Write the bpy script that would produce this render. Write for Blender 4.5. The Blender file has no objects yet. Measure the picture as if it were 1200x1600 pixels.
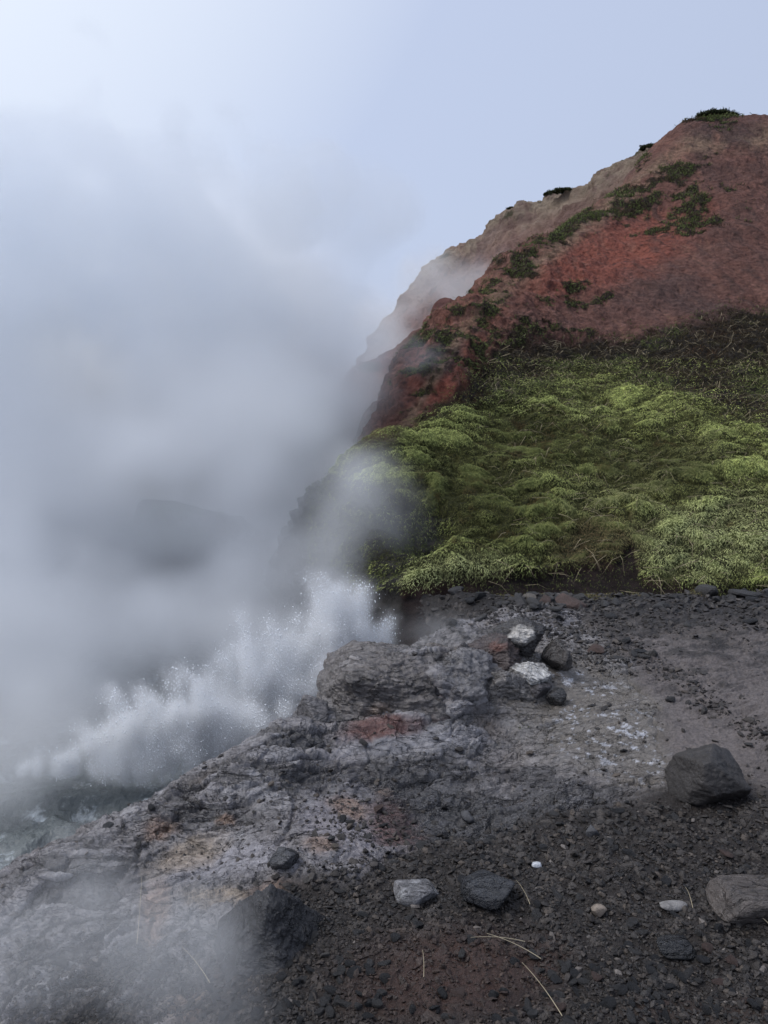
import bpy, math, random
import numpy as np
from mathutils import Vector
sc = bpy.context.scene
C = sc.collection
R = math.radians
random.seed(7)

# ------------------------------------------------------------------ camera
PITCH = R(8.0); F = 1164.0; CZ = 1.6
cd = bpy.data.cameras.new('camera'); cam = bpy.data.objects.new('camera', cd); C.objects.link(cam)
cam.location = (0, 0, CZ); cam.rotation_euler = (math.pi/2 - PITCH, 0, 0)
cd.sensor_fit = 'VERTICAL'; cd.angle = 2*math.atan(800/F); cd.clip_start = 0.05; cd.clip_end = 5000
sc.camera = cam
# ------------------------------------------------------------------ sky, sun, exposure
SUN_EL, SUN_AZ = R(55), R(-92)          # azimuth from +Y towards +X
w = bpy.data.worlds.new('World'); sc.world = w; w.use_nodes = True
nt = w.node_tree; N = nt.nodes; L = nt.links
bg = N['Background']; out = N['World Output']
sky = N.new('ShaderNodeTexSky'); sky.sky_type = 'NISHITA'; sky.sun_disc = False
sky.sun_elevation = SUN_EL; sky.sun_rotation = SUN_AZ; sky.dust_density = 4
L.new(sky.outputs[0], bg.inputs[0]); bg.inputs[1].default_value = 0.02
# the overcast layer: an even pale cover, a little brighter towards the hidden sun
tc = N.new('ShaderNodeTexCoord')
dt = N.new('ShaderNodeVectorMath'); dt.operation = 'DOT_PRODUCT'
L.new(tc.outputs['Generated'], dt.inputs[0]); dt.inputs[1].default_value = (math.sin(R(-38))*math.cos(R(38)), math.cos(R(-38))*math.cos(R(38)), math.sin(R(38)))
rp = N.new('ShaderNodeValToRGB'); L.new(dt.outputs['Value'], rp.inputs[0])
rp.color_ramp.elements[0].position = 0.2; rp.color_ramp.elements[0].color = (0.42, 0.48, 0.63, 1)
rp.color_ramp.elements[1].position = 1.0; rp.color_ramp.elements[1].color = (0.82, 0.88, 0.97, 1)
e = rp.color_ramp.elements.new(0.8); e.color = (0.50, 0.57, 0.745, 1)
bg2 = N.new('ShaderNodeBackground'); L.new(rp.outputs[0], bg2.inputs[0]); bg2.inputs[1].default_value = 0.87
ad = N.new('ShaderNodeAddShader'); L.new(bg.outputs[0], ad.inputs[0]); L.new(bg2.outputs[0], ad.inputs[1])
L.new(ad.outputs[0], out.inputs['Surface'])
sl = bpy.data.lights.new('sun', 'SUN'); sl.energy = 1.8; sl.angle = R(36); sl.color = (1, 0.99, 0.975)
so = bpy.data.objects.new('sun', sl); C.objects.link(so)
sd = Vector((math.sin(SUN_AZ)*math.cos(SUN_EL), math.cos(SUN_AZ)*math.cos(SUN_EL), math.sin(SUN_EL)))
so.rotation_euler = sd.to_track_quat('Z', 'Y').to_euler(); so.location = (-10, 10, 20)
vs_ = sc.view_settings; vs_.view_transform = 'Standard'; vs_.look = 'None'; vs_.exposure = 0.2; vs_.gamma = 1.0
sc.cycles.volume_bounces = 12; sc.cycles.max_bounces = 18; sc.cycles.diffuse_bounces = 2; sc.cycles.glossy_bounces = 2
sc.cycles.volume_step_rate = 2.0; sc.cycles.volume_max_steps = 512
sc.cycles.use_denoising = True

# ------------------------------------------------------------------ helpers: projection and noise
cp, sp = math.cos(PITCH), math.sin(PITCH)
def ray(px, py):
    px = np.asarray(px, float); py = np.asarray(py, float)
    u = (px-600)/F; v = (800-py)/F
    return u, cp+v*sp, -sp+v*cp
def P(px, py, Y):                      # the point seen at a pixel, Y metres forward
    u, dy, dz = ray(px, py); return (float(u/dy*Y), float(Y), float(CZ+dz/dy*Y))
def G(px, py, z):                      # the point seen at a pixel, at height z
    u, dy, dz = ray(px, py); t = (z-CZ)/dz; return (float(u*t), float(dy*t), float(z))
def proj(x, y, z):
    d = y*cp-(z-CZ)*sp; h = y*sp+(z-CZ)*cp
    d = np.maximum(d, 1e-3)
    return 600+F*x/d, 800-F*h/d
rs = np.random.RandomState(11)
_perm = rs.permutation(256); _perm = np.concatenate([_perm, _perm]).astype(np.int32)
_g = rs.normal(size=(256, 3)); _g /= np.linalg.norm(_g, axis=1)[:, None]; _g = _g.astype(np.float32)
def perlin(x, y, z):
    x = np.asarray(x, np.float32); y = np.asarray(y, np.float32)+0*x; z = np.asarray(z, np.float32)+0*x
    xi = np.floor(x).astype(np.int32); yi = np.floor(y).astype(np.int32); zi = np.floor(z).astype(np.int32)
    xf = x-xi; yf = y-yi; zf = z-zi
    u = xf*xf*xf*(xf*(xf*6-15)+10); v = yf*yf*yf*(yf*(yf*6-15)+10); w_ = zf*zf*zf*(zf*(zf*6-15)+10)
    xi &= 255; yi &= 255; zi &= 255
    def gr(a, b, c):
        h = _perm[_perm[_perm[(xi+a) & 255]+((yi+b) & 255)]+((zi+c) & 255)]
        g = _g[h]
        return g[..., 0]*(xf-a)+g[..., 1]*(yf-b)+g[..., 2]*(zf-c)
    def lp(a, b, t): return a+(b-a)*t
    return 1.6*lp(lp(lp(gr(0,0,0), gr(1,0,0), u), lp(gr(0,1,0), gr(1,1,0), u), v),
                  lp(lp(gr(0,0,1), gr(1,0,1), u), lp(gr(0,1,1), gr(1,1,1), u), v), w_)
def fbm(x, y, z, s, o=4, gain=0.5, ridged=False, seed=0.0):
    r = 0; a = 1; t = 0; f = 1/s
    for i in range(o):
        n = perlin(x*f+seed+i*17.3, y*f-seed+i*5.1, z*f+i*9.7)
        if ridged: n = 1-2*np.abs(n)
        r = r+a*n; t += a; a *= gain; f *= 2.03
    return r/t
def hash2(i, j, k):
    h = (i.astype(np.int64)*374761393+j.astype(np.int64)*668265263+k*2147483647) & 0xffffffff
    h = ((h ^ (h >> 13))*1274126177) & 0xffffffff
    return ((h ^ (h >> 16)) & 0xffff)/65535.0
def worley(x, y, s, k=0):              # F1, F2, cell value
    x = x/s; y = y/s; xi = np.floor(x); yi = np.floor(y)
    f1 = np.full(x.shape, 9.0); f2 = f1.copy(); c = np.zeros(x.shape)
    for a in (-1, 0, 1):
        for b in (-1, 0, 1):
            i = xi+a; j = yi+b
            d = np.hypot(i+hash2(i, j, k)-x, j+hash2(i, j, k+1)-y)
            m = d < f1
            f2 = np.where(m, f1, np.minimum(f2, d)); c = np.where(m, hash2(i, j, k+2), c); f1 = np.where(m, d, f1)
    return f1, f2, c
def ss(a, b, x):
    t = np.clip((x-a)/(b-a), 0, 1); return t*t*(3-2*t)
def tps(pts, smooth=1e-4):
    p = np.array(pts, float); n = len(p)
    def k(r2): return 0.5*r2*np.log(r2+1e-9)
    d2 = ((p[:, None, :2]-p[None, :, :2])**2).sum(-1)
    A = np.zeros((n+3, n+3)); A[:n, :n] = k(d2)+np.eye(n)*smooth
    A[:n, n] = 1; A[:n, n+1:] = p[:, :2]; A[n:, :n] = A[:n, n:].T
    s = np.linalg.solve(A, np.concatenate([p[:, 2], np.zeros(3)]))
    def f(x, y):
        r = s[n]+s[n+1]*x+s[n+2]*y
        for i in range(n):
            r = r+s[i]*k((x-p[i, 0])**2+(y-p[i, 1])**2)
        return r
    return f
def smooth_grid_eval(f, T, Yv, step=4):   # thin-plate heights are smooth: evaluate coarsely, then interpolate
    tc_ = np.linspace(T[0], T[-1], max(8, len(T)//step)); yc = np.exp(np.linspace(np.log(Yv[0]), np.log(Yv[-1]), max(8, len(Yv)//step)))
    Yc, Tc = np.meshgrid(yc, tc_, indexing='ij'); Z = f(Yc*Tc, Yc)
    ti = (T-tc_[0])/(tc_[1]-tc_[0]); ti = np.clip(ti, 0, len(tc_)-1.0001); t0 = ti.astype(int); tf = ti-t0
    ly = np.log(Yv); yi = (ly-ly[0])/(ly[-1]-ly[0])*(len(yc)-1); yi = np.clip(yi, 0, len(yc)-1.0001); y0 = yi.astype(int); yf = (yi-y0)[:, None]
    Zr = Z[:, t0]*(1-tf)+Z[:, t0+1]*tf
    return Zr[y0]*(1-yf)+Zr[y0+1]*yf

def tag(o, label=None, cat=None, group=None, kind=None):
    for k, v in (('label', label), ('category', cat), ('group', group), ('kind', kind)):
        if v: o[k] = v
    return o
def raw_mesh(name, V, Fc, nper, mat, attrs=None, smooth=True, parent=None, obj=True):
    """V (n,3); Fc (m,nper) index array"""
    me = bpy.data.meshes.new(name)
    V = np.ascontiguousarray(V, np.float32); Fc = np.ascontiguousarray(Fc, np.int32)
    me.vertices.add(len(V)); me.vertices.foreach_set('co', V.ravel())
    m = len(Fc); me.loops.add(m*nper); me.loops.foreach_set('vertex_index', Fc.ravel())
    me.polygons.add(m); me.polygons.foreach_set('loop_start', np.arange(m, dtype=np.int32)*nper)
    me.polygons.foreach_set('loop_total', np.full(m, nper, np.int32))
    me.polygons.foreach_set('use_smooth', np.full(m, smooth, bool))
    for k, a in (attrs or {}).items():
        a = np.asarray(a, np.float32)
        if a.ndim == 2:
            t = me.attributes.new(k, 'FLOAT_COLOR', 'POINT'); a4 = np.ones((len(a), 4), np.float32); a4[:, :3] = a; t.data.foreach_set('color', a4.ravel())
        else:
            t = me.attributes.new(k, 'FLOAT', 'POINT'); t.data.foreach_set('value', a.ravel())
    me.update(calc_edges=True); me.materials.append(mat)
    if not obj: return me
    o = bpy.data.objects.new(name, me); C.objects.link(o)
    if parent: o.parent = parent
    return o
def gridfaces(ny, nx, keep=None):
    i = np.arange(ny*nx).reshape(ny, nx)
    f = np.stack([i[:-1, :-1], i[:-1, 1:], i[1:, 1:], i[1:, :-1]], -1)
    if keep is not None:
        k = keep[:-1, :-1] | keep[:-1, 1:] | keep[1:, 1:] | keep[1:, :-1]
        return f[k]
    return f.reshape(-1, 4)
def compact(V, Fc, attrs):
    used = np.zeros(len(V), bool); used[Fc.ravel()] = True
    idx = np.cumsum(used)-1
    return V[used], idx[Fc], {k: a[used] for k, a in attrs.items()}
def grid_normals(X, Y, Z):
    Pn = np.stack([X, Y, Z], -1)
    a = np.gradient(Pn, axis=1); b = np.gradient(Pn, axis=0)
    n = np.cross(a, b); return n/np.maximum(np.linalg.norm(n, axis=-1, keepdims=True), 1e-9)
def mixc(col, c, wt):
    return col+(np.array(c)-col)*wt[..., None]
def wsd(px, py, pts):                    # >0 below the polyline y(px)
    xs, ys = zip(*pts); return py-np.interp(px, xs, ys)
def patch(px, py, cx, cy, rx, ry, rot=0, nz=0, soft=0.5):
    a = R(rot); dx = px-cx; dy = py-cy
    u = (dx*math.cos(a)+dy*math.sin(a))/rx; v = (-dx*math.sin(a)+dy*math.cos(a))/ry
    return ss(1+soft, 1-soft, np.hypot(u, v)+nz)

# ------------------------------------------------------------------ materials
def surf_mat(name, rough=0.75, spec=0.5, bump=(), attr='Col', color=None, vary=0.25, vscale=40, cracks=0, stretch=None):
    """Attribute (or plain) colour times fine procedural variation, with layered noise bump. bump: (scale, distance, detail)"""
    m = bpy.data.materials.new(name); m.use_nodes = True; nt = m.node_tree; N = nt.nodes; L = nt.links
    b = N['Principled BSDF']; b.inputs['Specular IOR Level'].default_value = spec
    tc = N.new('ShaderNodeTexCoord')
    if color is None:
        a = N.new('ShaderNodeAttribute'); a.attribute_name = attr; src = a.outputs['Color']
    else:
        r_ = N.new('ShaderNodeRGB'); r_.outputs[0].default_value = (*color, 1); src = r_.outputs[0]
    n = N.new('ShaderNodeTexNoise'); n.inputs['Scale'].default_value = vscale; n.inputs['Detail'].default_value = 6; n.inputs['Roughness'].default_value = 0.65
    L.new(tc.outputs['Object'], n.inputs['Vector'])
    mr = N.new('ShaderNodeMapRange'); mr.inputs['From Min'].default_value = 0.3; mr.inputs['From Max'].default_value = 0.7
    mr.inputs['To Min'].default_value = 1-vary; mr.inputs['To Max'].default_value = 1+vary
    L.new(n.outputs['Fac'], mr.inputs['Value'])
    mu = N.new('ShaderNodeMix'); mu.data_type = 'RGBA'; mu.blend_type = 'MULTIPLY'; mu.inputs[0].default_value = 1
    L.new(src, mu.inputs[6]); L.new(mr.outputs[0], mu.inputs[7]); L.new(mu.outputs[2], b.inputs['Base Color'])
    # roughness varies as well
    n2 = N.new('ShaderNodeTexNoise'); n2.inputs['Scale'].default_value = vscale*0.3; n2.inputs['Detail'].default_value = 5
    L.new(tc.outputs['Object'], n2.inputs['Vector'])
    mr2 = N.new('ShaderNodeMapRange'); mr2.inputs['From Min'].default_value = 0.35; mr2.inputs['From Max'].default_value = 0.65
    mr2.inputs['To Min'].default_value = max(0.05, rough-0.18); mr2.inputs['To Max'].default_value = min(1, rough+0.18)
    L.new(n2.outputs['Fac'], mr2.inputs['Value']); L.new(mr2.outputs[0], b.inputs['Roughness'])
    prev = None; vec = tc.outputs['Object']
    if stretch:
        mp = N.new('ShaderNodeMapping'); mp.inputs['Rotation'].default_value = (0, 0, stretch[3]); mp.inputs['Scale'].default_value = stretch[:3]
        L.new(vec, mp.inputs[0]); vec = mp.outputs[0]
    if cracks:
        wpn = N.new('ShaderNodeTexNoise'); wpn.inputs['Scale'].default_value = 5; wpn.inputs['Detail'].default_value = 4; L.new(vec, wpn.inputs['Vector'])
        wa = N.new('ShaderNodeVectorMath'); wa.operation = 'MULTIPLY_ADD'; wa.inputs[1].default_value = (.22,)*3; L.new(wpn.outputs['Color'], wa.inputs[0]); L.new(vec, wa.inputs[2])
        for s_, dist_ in ((7, cracks), (19, cracks*.5)):
            vo = N.new('ShaderNodeTexVoronoi'); vo.feature = 'DISTANCE_TO_EDGE'; vo.inputs['Scale'].default_value = s_; L.new(wa.outputs[0], vo.inputs['Vector'])
            mk = N.new('ShaderNodeTexNoise'); mk.inputs['Scale'].default_value = s_*.4; mk.inputs['Detail'].default_value = 3; mk.inputs['W' if False else 'Scale'].default_value = s_*.35; L.new(wa.outputs[0], mk.inputs['Vector'])
            m1 = N.new('ShaderNodeMapRange'); m1.inputs['From Max'].default_value = .05; L.new(vo.outputs['Distance'], m1.inputs['Value'])
            m2 = N.new('ShaderNodeMapRange'); m2.inputs['From Min'].default_value = .48; m2.inputs['From Max'].default_value = .58; L.new(mk.outputs['Fac'], m2.inputs['Value'])
            mx = N.new('ShaderNodeMath'); mx.operation = 'MAXIMUM'; L.new(m1.outputs[0], mx.inputs[0]); L.new(m2.outputs[0], mx.inputs[1])
            bp = N.new('ShaderNodeBump'); bp.inputs['Distance'].default_value = dist_; L.new(mx.outputs[0], bp.inputs['Height'])
            if prev: L.new(prev, bp.inputs['Normal'])
            prev = bp.outputs[0]
    for s, d, det in bump:
        nn = N.new('ShaderNodeTexNoise'); nn.inputs['Scale'].default_value = s; nn.inputs['Detail'].default_value = det; nn.inputs['Roughness'].default_value = 0.7
        L.new(vec, nn.inputs['Vector'])
        bp = N.new('ShaderNodeBump'); bp.inputs['Distance'].default_value = d; bp.inputs['Strength'].default_value = 1
        L.new(nn.outputs['Fac'], bp.inputs['Height'])
        if prev: L.new(prev, bp.inputs['Normal'])
        prev = bp.outputs[0]
    if prev: L.new(prev, b.inputs['Normal'])
    return m
M_ROCK = surf_mat('wet_volcanic_rock', 0.24, 0.7, ((12, 0.022, 9), (60, 0.006, 5)), vary=0.4, vscale=30, cracks=.018, stretch=(.7, 1.5, 1.8, -.3))
M_DIRT = surf_mat('dark_gravelly_dirt', 0.52, 0.5, ((45, 0.02, 6), (190, 0.006, 3)), vary=0.4, vscale=60)
M_HILL = surf_mat('rhyolite_slope', 0.9, 0.2, ((3.5, 0.25, 9), (16, 0.08, 7)), vary=0.5, vscale=9)
M_FAR = surf_mat('far_rhyolite_slope', 0.95, 0.1, ((1.2, 0.5, 8),), vary=0.2, vscale=1.5)
M_MOSS = surf_mat('moss_fibre', 0.85, 0.15, (), vary=0.25, vscale=8)
M_STONE = surf_mat('loose_stone', 0.6, 0.45, ((60, 0.008, 5),), vary=0.3, vscale=50)

# ------------------------------------------------------------------ ground near the camera
gp = []
def A(*p): gp.append(p)
for px, py, z in [(1200,1600,.02),(600,1600,0),(900,1600,0),(450,1600,-.02),(1200,1400,.03),(900,1400,.01),(650,1400,0),(1120,1262,.03),(900,1250,.01),
                  (1200,1150,.1),(1000,1060,.08),(1200,1000,.14),(1050,950,.12),(880,935,.06),(1200,935,.16),(1400,1200,.2),(1400,950,.3),
                  (700,935,-.02),(760,960,-.02),(680,985,-.05),(900,1000,.08)]:
    A(*G(px, py, z))
for px, py, Y in [(0,1380,2.5),(60,1330,2.65),(150,1290,2.8),(225,1246,2.92),(300,1200,3.1),(400,1160,3.3),(470,1140,3.42),(500,1150,3.5),
                  (300,1300,2.75),(400,1250,2.9),(500,1200,3.25),(350,1400,2.4),(250,1400,2.4),(150,1400,2.4),(0,1470,2.3),
                  (0,1600,2.05),(150,1600,1.98),(300,1600,1.85),(240,1500,2.1),(100,1500,2.2),(450,1450,2.15),(450,1350,2.5),
                  (560,1180,3.35),(640,1150,3.52),(720,1100,3.7),(690,1050,3.9),(640,1040,4.0),(760,1010,4.15),(820,1030,4.1),(860,1080,3.95),
                  (800,1150,3.55),(700,1220,3.15),(600,1280,2.85),(930,1120,3.65),(1000,1200,3.2),(780,1290,2.78)]:
    A(*P(px, py, Y))
# the far side of the ridge falls into the pool
for px, py, Y, dx, dy, dz in [(0,1380,2.5,-.3,.5,-.6),(225,1246,2.92,-.25,.5,-.6),(470,1135,3.45,-.3,.6,-.75),(350,1180,3.2,-.3,.6,-.7),(600,1040,4.0,-.4,.6,-.8),
                              (700,1005,4.1,-.1,.7,-.6)]:
    a = P(px, py, Y); A(a[0]+dx, a[1]+dy, a[2]+dz); A(a[0]+2.2*dx, a[1]+2.2*dy, a[2]+1.6*dz)
for x, y, z in [(.25,5.0,-.1),(.7,4.9,0),(1.3,5,.06),(-.1,5.6,-.4),(0,6.3,-.2),(-.6,6.3,-1.2),(-1.2,5,-1.7),(-2,4.2,-1.7),(-3,3.8,-1.8),(-2.6,2.6,-1.3),(-2.6,1.2,-1),(-1.5,1,-.5),
                (0,.6,0),(2,.6,.05),(-4,6,-2),(-2,8,-1.9),(0,8,-.6),(2,8,0),(5,8,.3),(5,5,.35),(4,2,.2),(-5,9,-2),(-5,3,-1.9),(3,9.5,0)]:
    A(x, y, z)
f_ground = tps(gp, 2e-3)
NT, NY = 1150, 1050
T = np.linspace(-0.78, 0.72, NT); Yv = np.exp(np.linspace(np.log(1.15), np.log(9.0), NY))
Yg, Tg = np.meshgrid(Yv, T, indexing='ij'); Xg = Yg*Tg
Z0 = smooth_grid_eval(f_ground, T, Yv, 4)
PX, PY = proj(Xg, Yg, Z0)
wn = fbm(Xg, Yg, 0*Xg, .35, 4, seed=3)          # wobble for the zone edges
# rock mask drawn round the outcrop, as a signed field in ground metres
def poly_sd(px, py, poly):
    d = np.full(px.shape, 1e9); inside = np.zeros(px.shape, bool); n = len(poly)
    for i in range(n):
        x1, y1 = poly[i]; x2, y2 = poly[(i+1) % n]
        ex, ey = x2-x1, y2-y1; t = np.clip(((px-x1)*ex+(py-y1)*ey)/(ex*ex+ey*ey), 0, 1)
        d = np.minimum(d, np.hypot(px-x1-t*ex, py-y1-t*ey))
        c = ((y1 > py) != (y2 > py)) & (px < (x2-x1)*(py-y1)/((y2-y1)+1e-12)+x1); inside ^= c
    return np.where(inside, d, -d)
rock_poly = [(-300,1600),(-300,1200),(100,1100),(470,1020),(560,960),(700,955),(900,965),(985,1060),(1045,1150),(1060,1235),(900,1262),(760,1290),(600,1320),(560,1370),(455,1372),(380,1440),(300,1560),(270,1700),(-300,1700)]
w_poly = [G(max(a,-250), b, 0)[:2] for a, b in rock_poly]
sd_r = poly_sd(Xg, Yg, w_poly)+.10*wn
rockm = ss(-.06, .06, sd_r)
# flaky rock relief: warped, terraced, stretched noise
def flaky(x, y, z, s, seed):
    wx = fbm(x, y, z, s*1.3, 3, seed=seed+1)*s*.5; wy = fbm(x, y, z, s*1.3, 3, seed=seed+2)*s*.5
    u = (x+wx)*math.cos(.35)+(y+wy)*math.sin(.35); v = -(x+wx)*math.sin(.35)+(y+wy)*math.cos(.35)
    n = fbm(u*.45, v*1.5, z*1.5, s, 5, .55, seed=seed)
    k = n*7; fl = np.floor(k); fr = k-fl
    return (fl+ss(.86, 1.0, fr))/7-.05*fr
d_rock = .09*fbm(Xg, Yg, Z0, .8, 3, seed=5)+.08*flaky(Xg, Yg, Z0, .42, 9)+.032*flaky(Xg, Yg, Z0, .13, 21)+.007*flaky(Xg, Yg, Z0, .05, 25)
f1, f2, cv = worley(Xg+.10*wn, Yg+.08*fbm(Xg, Yg, 0, .3, 3, seed=8), .34, 5)
crack = ss(.07, .0, f2-f1)*ss(-.05, .3, fbm(Xg, Yg, 0*Xg, .8, 2, seed=31))
d_rock -= .015*crack
def plates(s, sx, sy, rot, k, wob):      # overlapping shards: every cell its own height and tilt
    wx = Xg+wob*fbm(Xg, Yg, Z0, s*4, 3, seed=k); wy = Yg+wob*fbm(Xg, Yg, Z0, s*4, 3, seed=k+1)
    u = (wx*math.cos(rot)+wy*math.sin(rot))/sx; v = (-wx*math.sin(rot)+wy*math.cos(rot))/sy
    a, b_, c_ = worley(u, v, s, k)
    return c_-.5-.35*a*(1+c_)-.5*ss(.12, 0, b_-a)
bq = np.hypot((Xg-.03)/.52, (Yg-3.86)/.50); d_rock += .09*ss(1.28, .82, bq+.12*wn)     # the ledge swells up round the foot of the block
pm = ss(-.25, .2, fbm(Xg, Yg, Z0, .6, 3, seed=33))
pl1 = plates(.10, 2.6, .6, .28, 200, .10); pl2 = plates(.040, 2.8, .6, .2, 210, .04)
d_rock += pm*(.036*pl1)+.011*pl2*ss(-.3, .15, wn)
d_rock += .004*fbm(Xg*.6, Yg*1.6, Z0, .03, 4, .6, seed=2)*ss(5, 3, Yg)
g1, g2, gv = worley(Xg, Yg, .045, 50); h1, h2, hv = worley(Xg, Yg, .09, 60)
d_dirt = .05*fbm(Xg, Yg, 0*Xg, .5, 4, seed=12)+.012*(gv-.5)*ss(.0, .3, g2-g1)+.018*(hv-.4)*ss(0, .3, h2-h1)*(hv > .55)+.008*fbm(Xg, Yg, 0*Xg, .05, 3, .6, seed=13)
slab = patch(PX, PY, 950, 1120, 190, 95, 25, .25*wn)          # smoother slab with white streaks
wetmud = patch(PX, PY, 1130, 1030, 190, 110, 20, .3*wn)
mudm = np.clip(np.maximum(wetmud, slab), 0, 1)
mud_d = .02*pl1*ss(-.1, .3, wn)+.010*pl2+.06*flaky(Xg, Yg, 0*Xg, .35, 41)+.012*fbm(Xg, Yg, 0*Xg, .12, 4, seed=44)
d_dirt = d_dirt*(1-wetmud)+mud_d*wetmud
sheet = np.maximum(patch(PX, PY, 365, 1352, 120, 26, -6, .3*wn), np.maximum(patch(PX, PY, 545, 1290, 75, 50, 10, .3*wn), patch(PX, PY, 620, 1170, 110, 22, -8, .3*wn)))
d_rock = d_rock-.6*sheet*(d_rock-.09*fbm(Xg, Yg, Z0, .8, 3, seed=5))
d_rock = d_rock*(1-.75*slab)+.25*slab*mud_d
disp = d_rock*rockm+d_dirt*(1-rockm)
Nn = grid_normals(Xg, Yg, Z0)
Xd = Xg+Nn[..., 0]*disp; Yd = Yg+Nn[..., 1]*disp; Zd = Z0+Nn[..., 2]*disp
# colours of the rock and soil
nl = fbm(Xg, Yg, Z0, .16, 5, .6, seed=71); nb = fbm(Xg, Yg, Z0, .7, 4, seed=72); nf = fbm(Xg, Yg, Z0, .035, 3, .6, seed=73)
col = np.zeros(Xg.shape+(3,))+np.array([.24, .222, .225])
col = mixc(col, (.37, .355, .365), ss(-.1, .45, nl+.5*nb))
col = mixc(col, (.06, .058, .058), ss(.15, .5, -nl+.2*nf)); col = mixc(col, (.07, .065, .065), .8*ss(-.15, -.45, pl1)*pm)  # second mix: darker where plates sit low and along their edges
col = mixc(col, (.15, .115, .09), ss(.1, .5, fbm(Xg, Yg, Z0, .4, 3, seed=77))*.6)
# wet dark band of rock towards the dirt, pale salt sheets, ochre and pink stains
def pt(cx, cy, rx, ry, rot=0, k=.6, soft=.5): return patch(PX, PY, cx, cy, rx, ry, rot, k*nl+.3*wn, soft)
col = mixc(col, (.055, .055, .06), .8*pt(700,1260,170,45,5))
col = mixc(col, (.36, .345, .37), .85*pt(365,1352,120,26,-6,.4))
col = mixc(col, (.34, .31, .33), .8*pt(540,1300,75,55,10))
col = mixc(col, (.33, .32, .34), .7*pt(620,1165,110,20,-8))
col = mixc(col, (.30, .28, .30), .6*pt(560,1230,80,30,60))
for a in [(255,1285,28,16,0),(545,1262,30,14,20),(600,1235,14,9,0),(500,1335,30,14,0),(350,1275,14,8,0),(430,1400,40,14,-15),(240,1420,24,40,20),(690,1090,12,10,0),(290,1570,45,30,0)]:
    col = mixc(col, (.36, .235, .17), .8*pt(*a))
col = mixc(col, (.42, .32, .22), .6*pt(300,1330,60,25,-20)); col = mixc(col, (.40, .30, .2), .7*pt(340,1405,45,14,5))
col = mixc(col, (.12, .05, .04), .85*pt(618,1282,42,36,20)); col = mixc(col, (.17, .05, .03), .8*pt(600,1150,60,12,-10))
col = mixc(col, (.10, .075, .045), .8*pt(740,1330,60,30,0))
col = mixc(col, (.18, .155, .125), .75*slab)
st = ss(.12, .2, fbm((Xg-Yg*.25)*.9, Yg*1.0+Xg*.9, 0*Xg, .055, 5, .7, seed=90)+.35*fbm(Xg, Yg, 0*Xg, .22, 3, seed=91)+.25*pl2)
col = mixc(col, (.62, .63, .68), .9*st*np.maximum(pt(945,1140,110,62,35,.2), pt(905,1070,80,22,30,.2)))
# dirt side
dcol = np.zeros(Xg.shape+(3,))+np.array([.036, .030, .027])
dcol = mixc(dcol, (.07, .06, .055), ss(.0, .5, nl)); dcol = mixc(dcol, (.02, .018, .018), ss(.1, .5, nf))
dcol = mixc(dcol, (.06+.10*gv[..., None])*np.array([1, .95, .9]), (gv > .8)*.8*ss(0, .2, g2-g1))
dcol = mixc(dcol, (.085, .045, .034), .85*patch(PX, PY, 700, 1530, 170, 70, -5, .5*wn+.3*nl))
dcol = mixc(dcol, (.07, .045, .035), .6*patch(PX, PY, 1100, 1590, 150, 30, 0, .5*wn))
dcol = mixc(dcol, (.29, .275, .28), .85*np.maximum(wetmud, patch(PX, PY, 1090, 1130, 150, 85, 20, .4*wn))); dcol = mixc(dcol, (.05, .048, .05), .7*wetmud*ss(0, .4, -nl))
dcol = mixc(dcol, (.15, .14, .135), .8*patch(PX, PY, 1080, 985, 110, 16, 10, .6*wn+.4*nl))
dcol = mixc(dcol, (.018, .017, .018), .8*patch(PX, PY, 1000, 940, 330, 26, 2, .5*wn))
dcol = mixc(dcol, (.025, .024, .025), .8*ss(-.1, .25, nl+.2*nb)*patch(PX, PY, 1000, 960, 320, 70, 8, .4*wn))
dcol = mixc(dcol, (.035, .03, .028), .5*patch(PX, PY, 480, 1500, 120, 90, 0, .4*wn))
col *= .78; col = mixc(col, (.045, .042, .044), .75*ss(.02, .35, fbm(Xg*.6+Yg*.3, Yg*1.8, Z0, .22, 5, .65, seed=97)+.5*pt(720,1240,230,60,5)-.1)*(1-.8*sheet)); dcol *= np.array([.66, .60, .56])
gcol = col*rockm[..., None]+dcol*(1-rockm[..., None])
V = np.stack([Xd, Yd, Zd], -1)
inner = sd_r > .10
# ground: everything, sunk a little where the rock outcrop covers it
gdrop = .55*ss(930, 904, PY+10*wn)*ss(-.5, .1, Xg); Vg = V.copy(); Vg[..., 2] -= .12*ss(.02, .12, sd_r)+gdrop
o = raw_mesh('ground', Vg.reshape(-1, 3), gridfaces(NY, NT), 4, M_DIRT, {'Col': gcol.reshape(-1, 3)})
tag(o, 'dark gravelly dirt and wet mud in front of the hot spring', kind='structure')
Vr = V.copy(); Vr[..., 2] -= .10*ss(.05, -.05, sd_r)
vv, ff, aa = compact(Vr.reshape(-1, 3), gridfaces(NY, NT, sd_r > -.04), {'Col': gcol.reshape(-1, 3)})
outcrop = bpy.data.objects.new('rock_outcrop', None); C.objects.link(outcrop)
outcrop.location = P(500, 1300, 2.9)
tag(outcrop, 'flaky grey rock ledge stained ochre along the rim of the boiling spring', 'rock outcrop')
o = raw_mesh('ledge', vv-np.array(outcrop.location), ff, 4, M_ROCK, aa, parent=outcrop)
LY0, LY1 = math.log(Yv[0]), math.log(Yv[-1])
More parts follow.
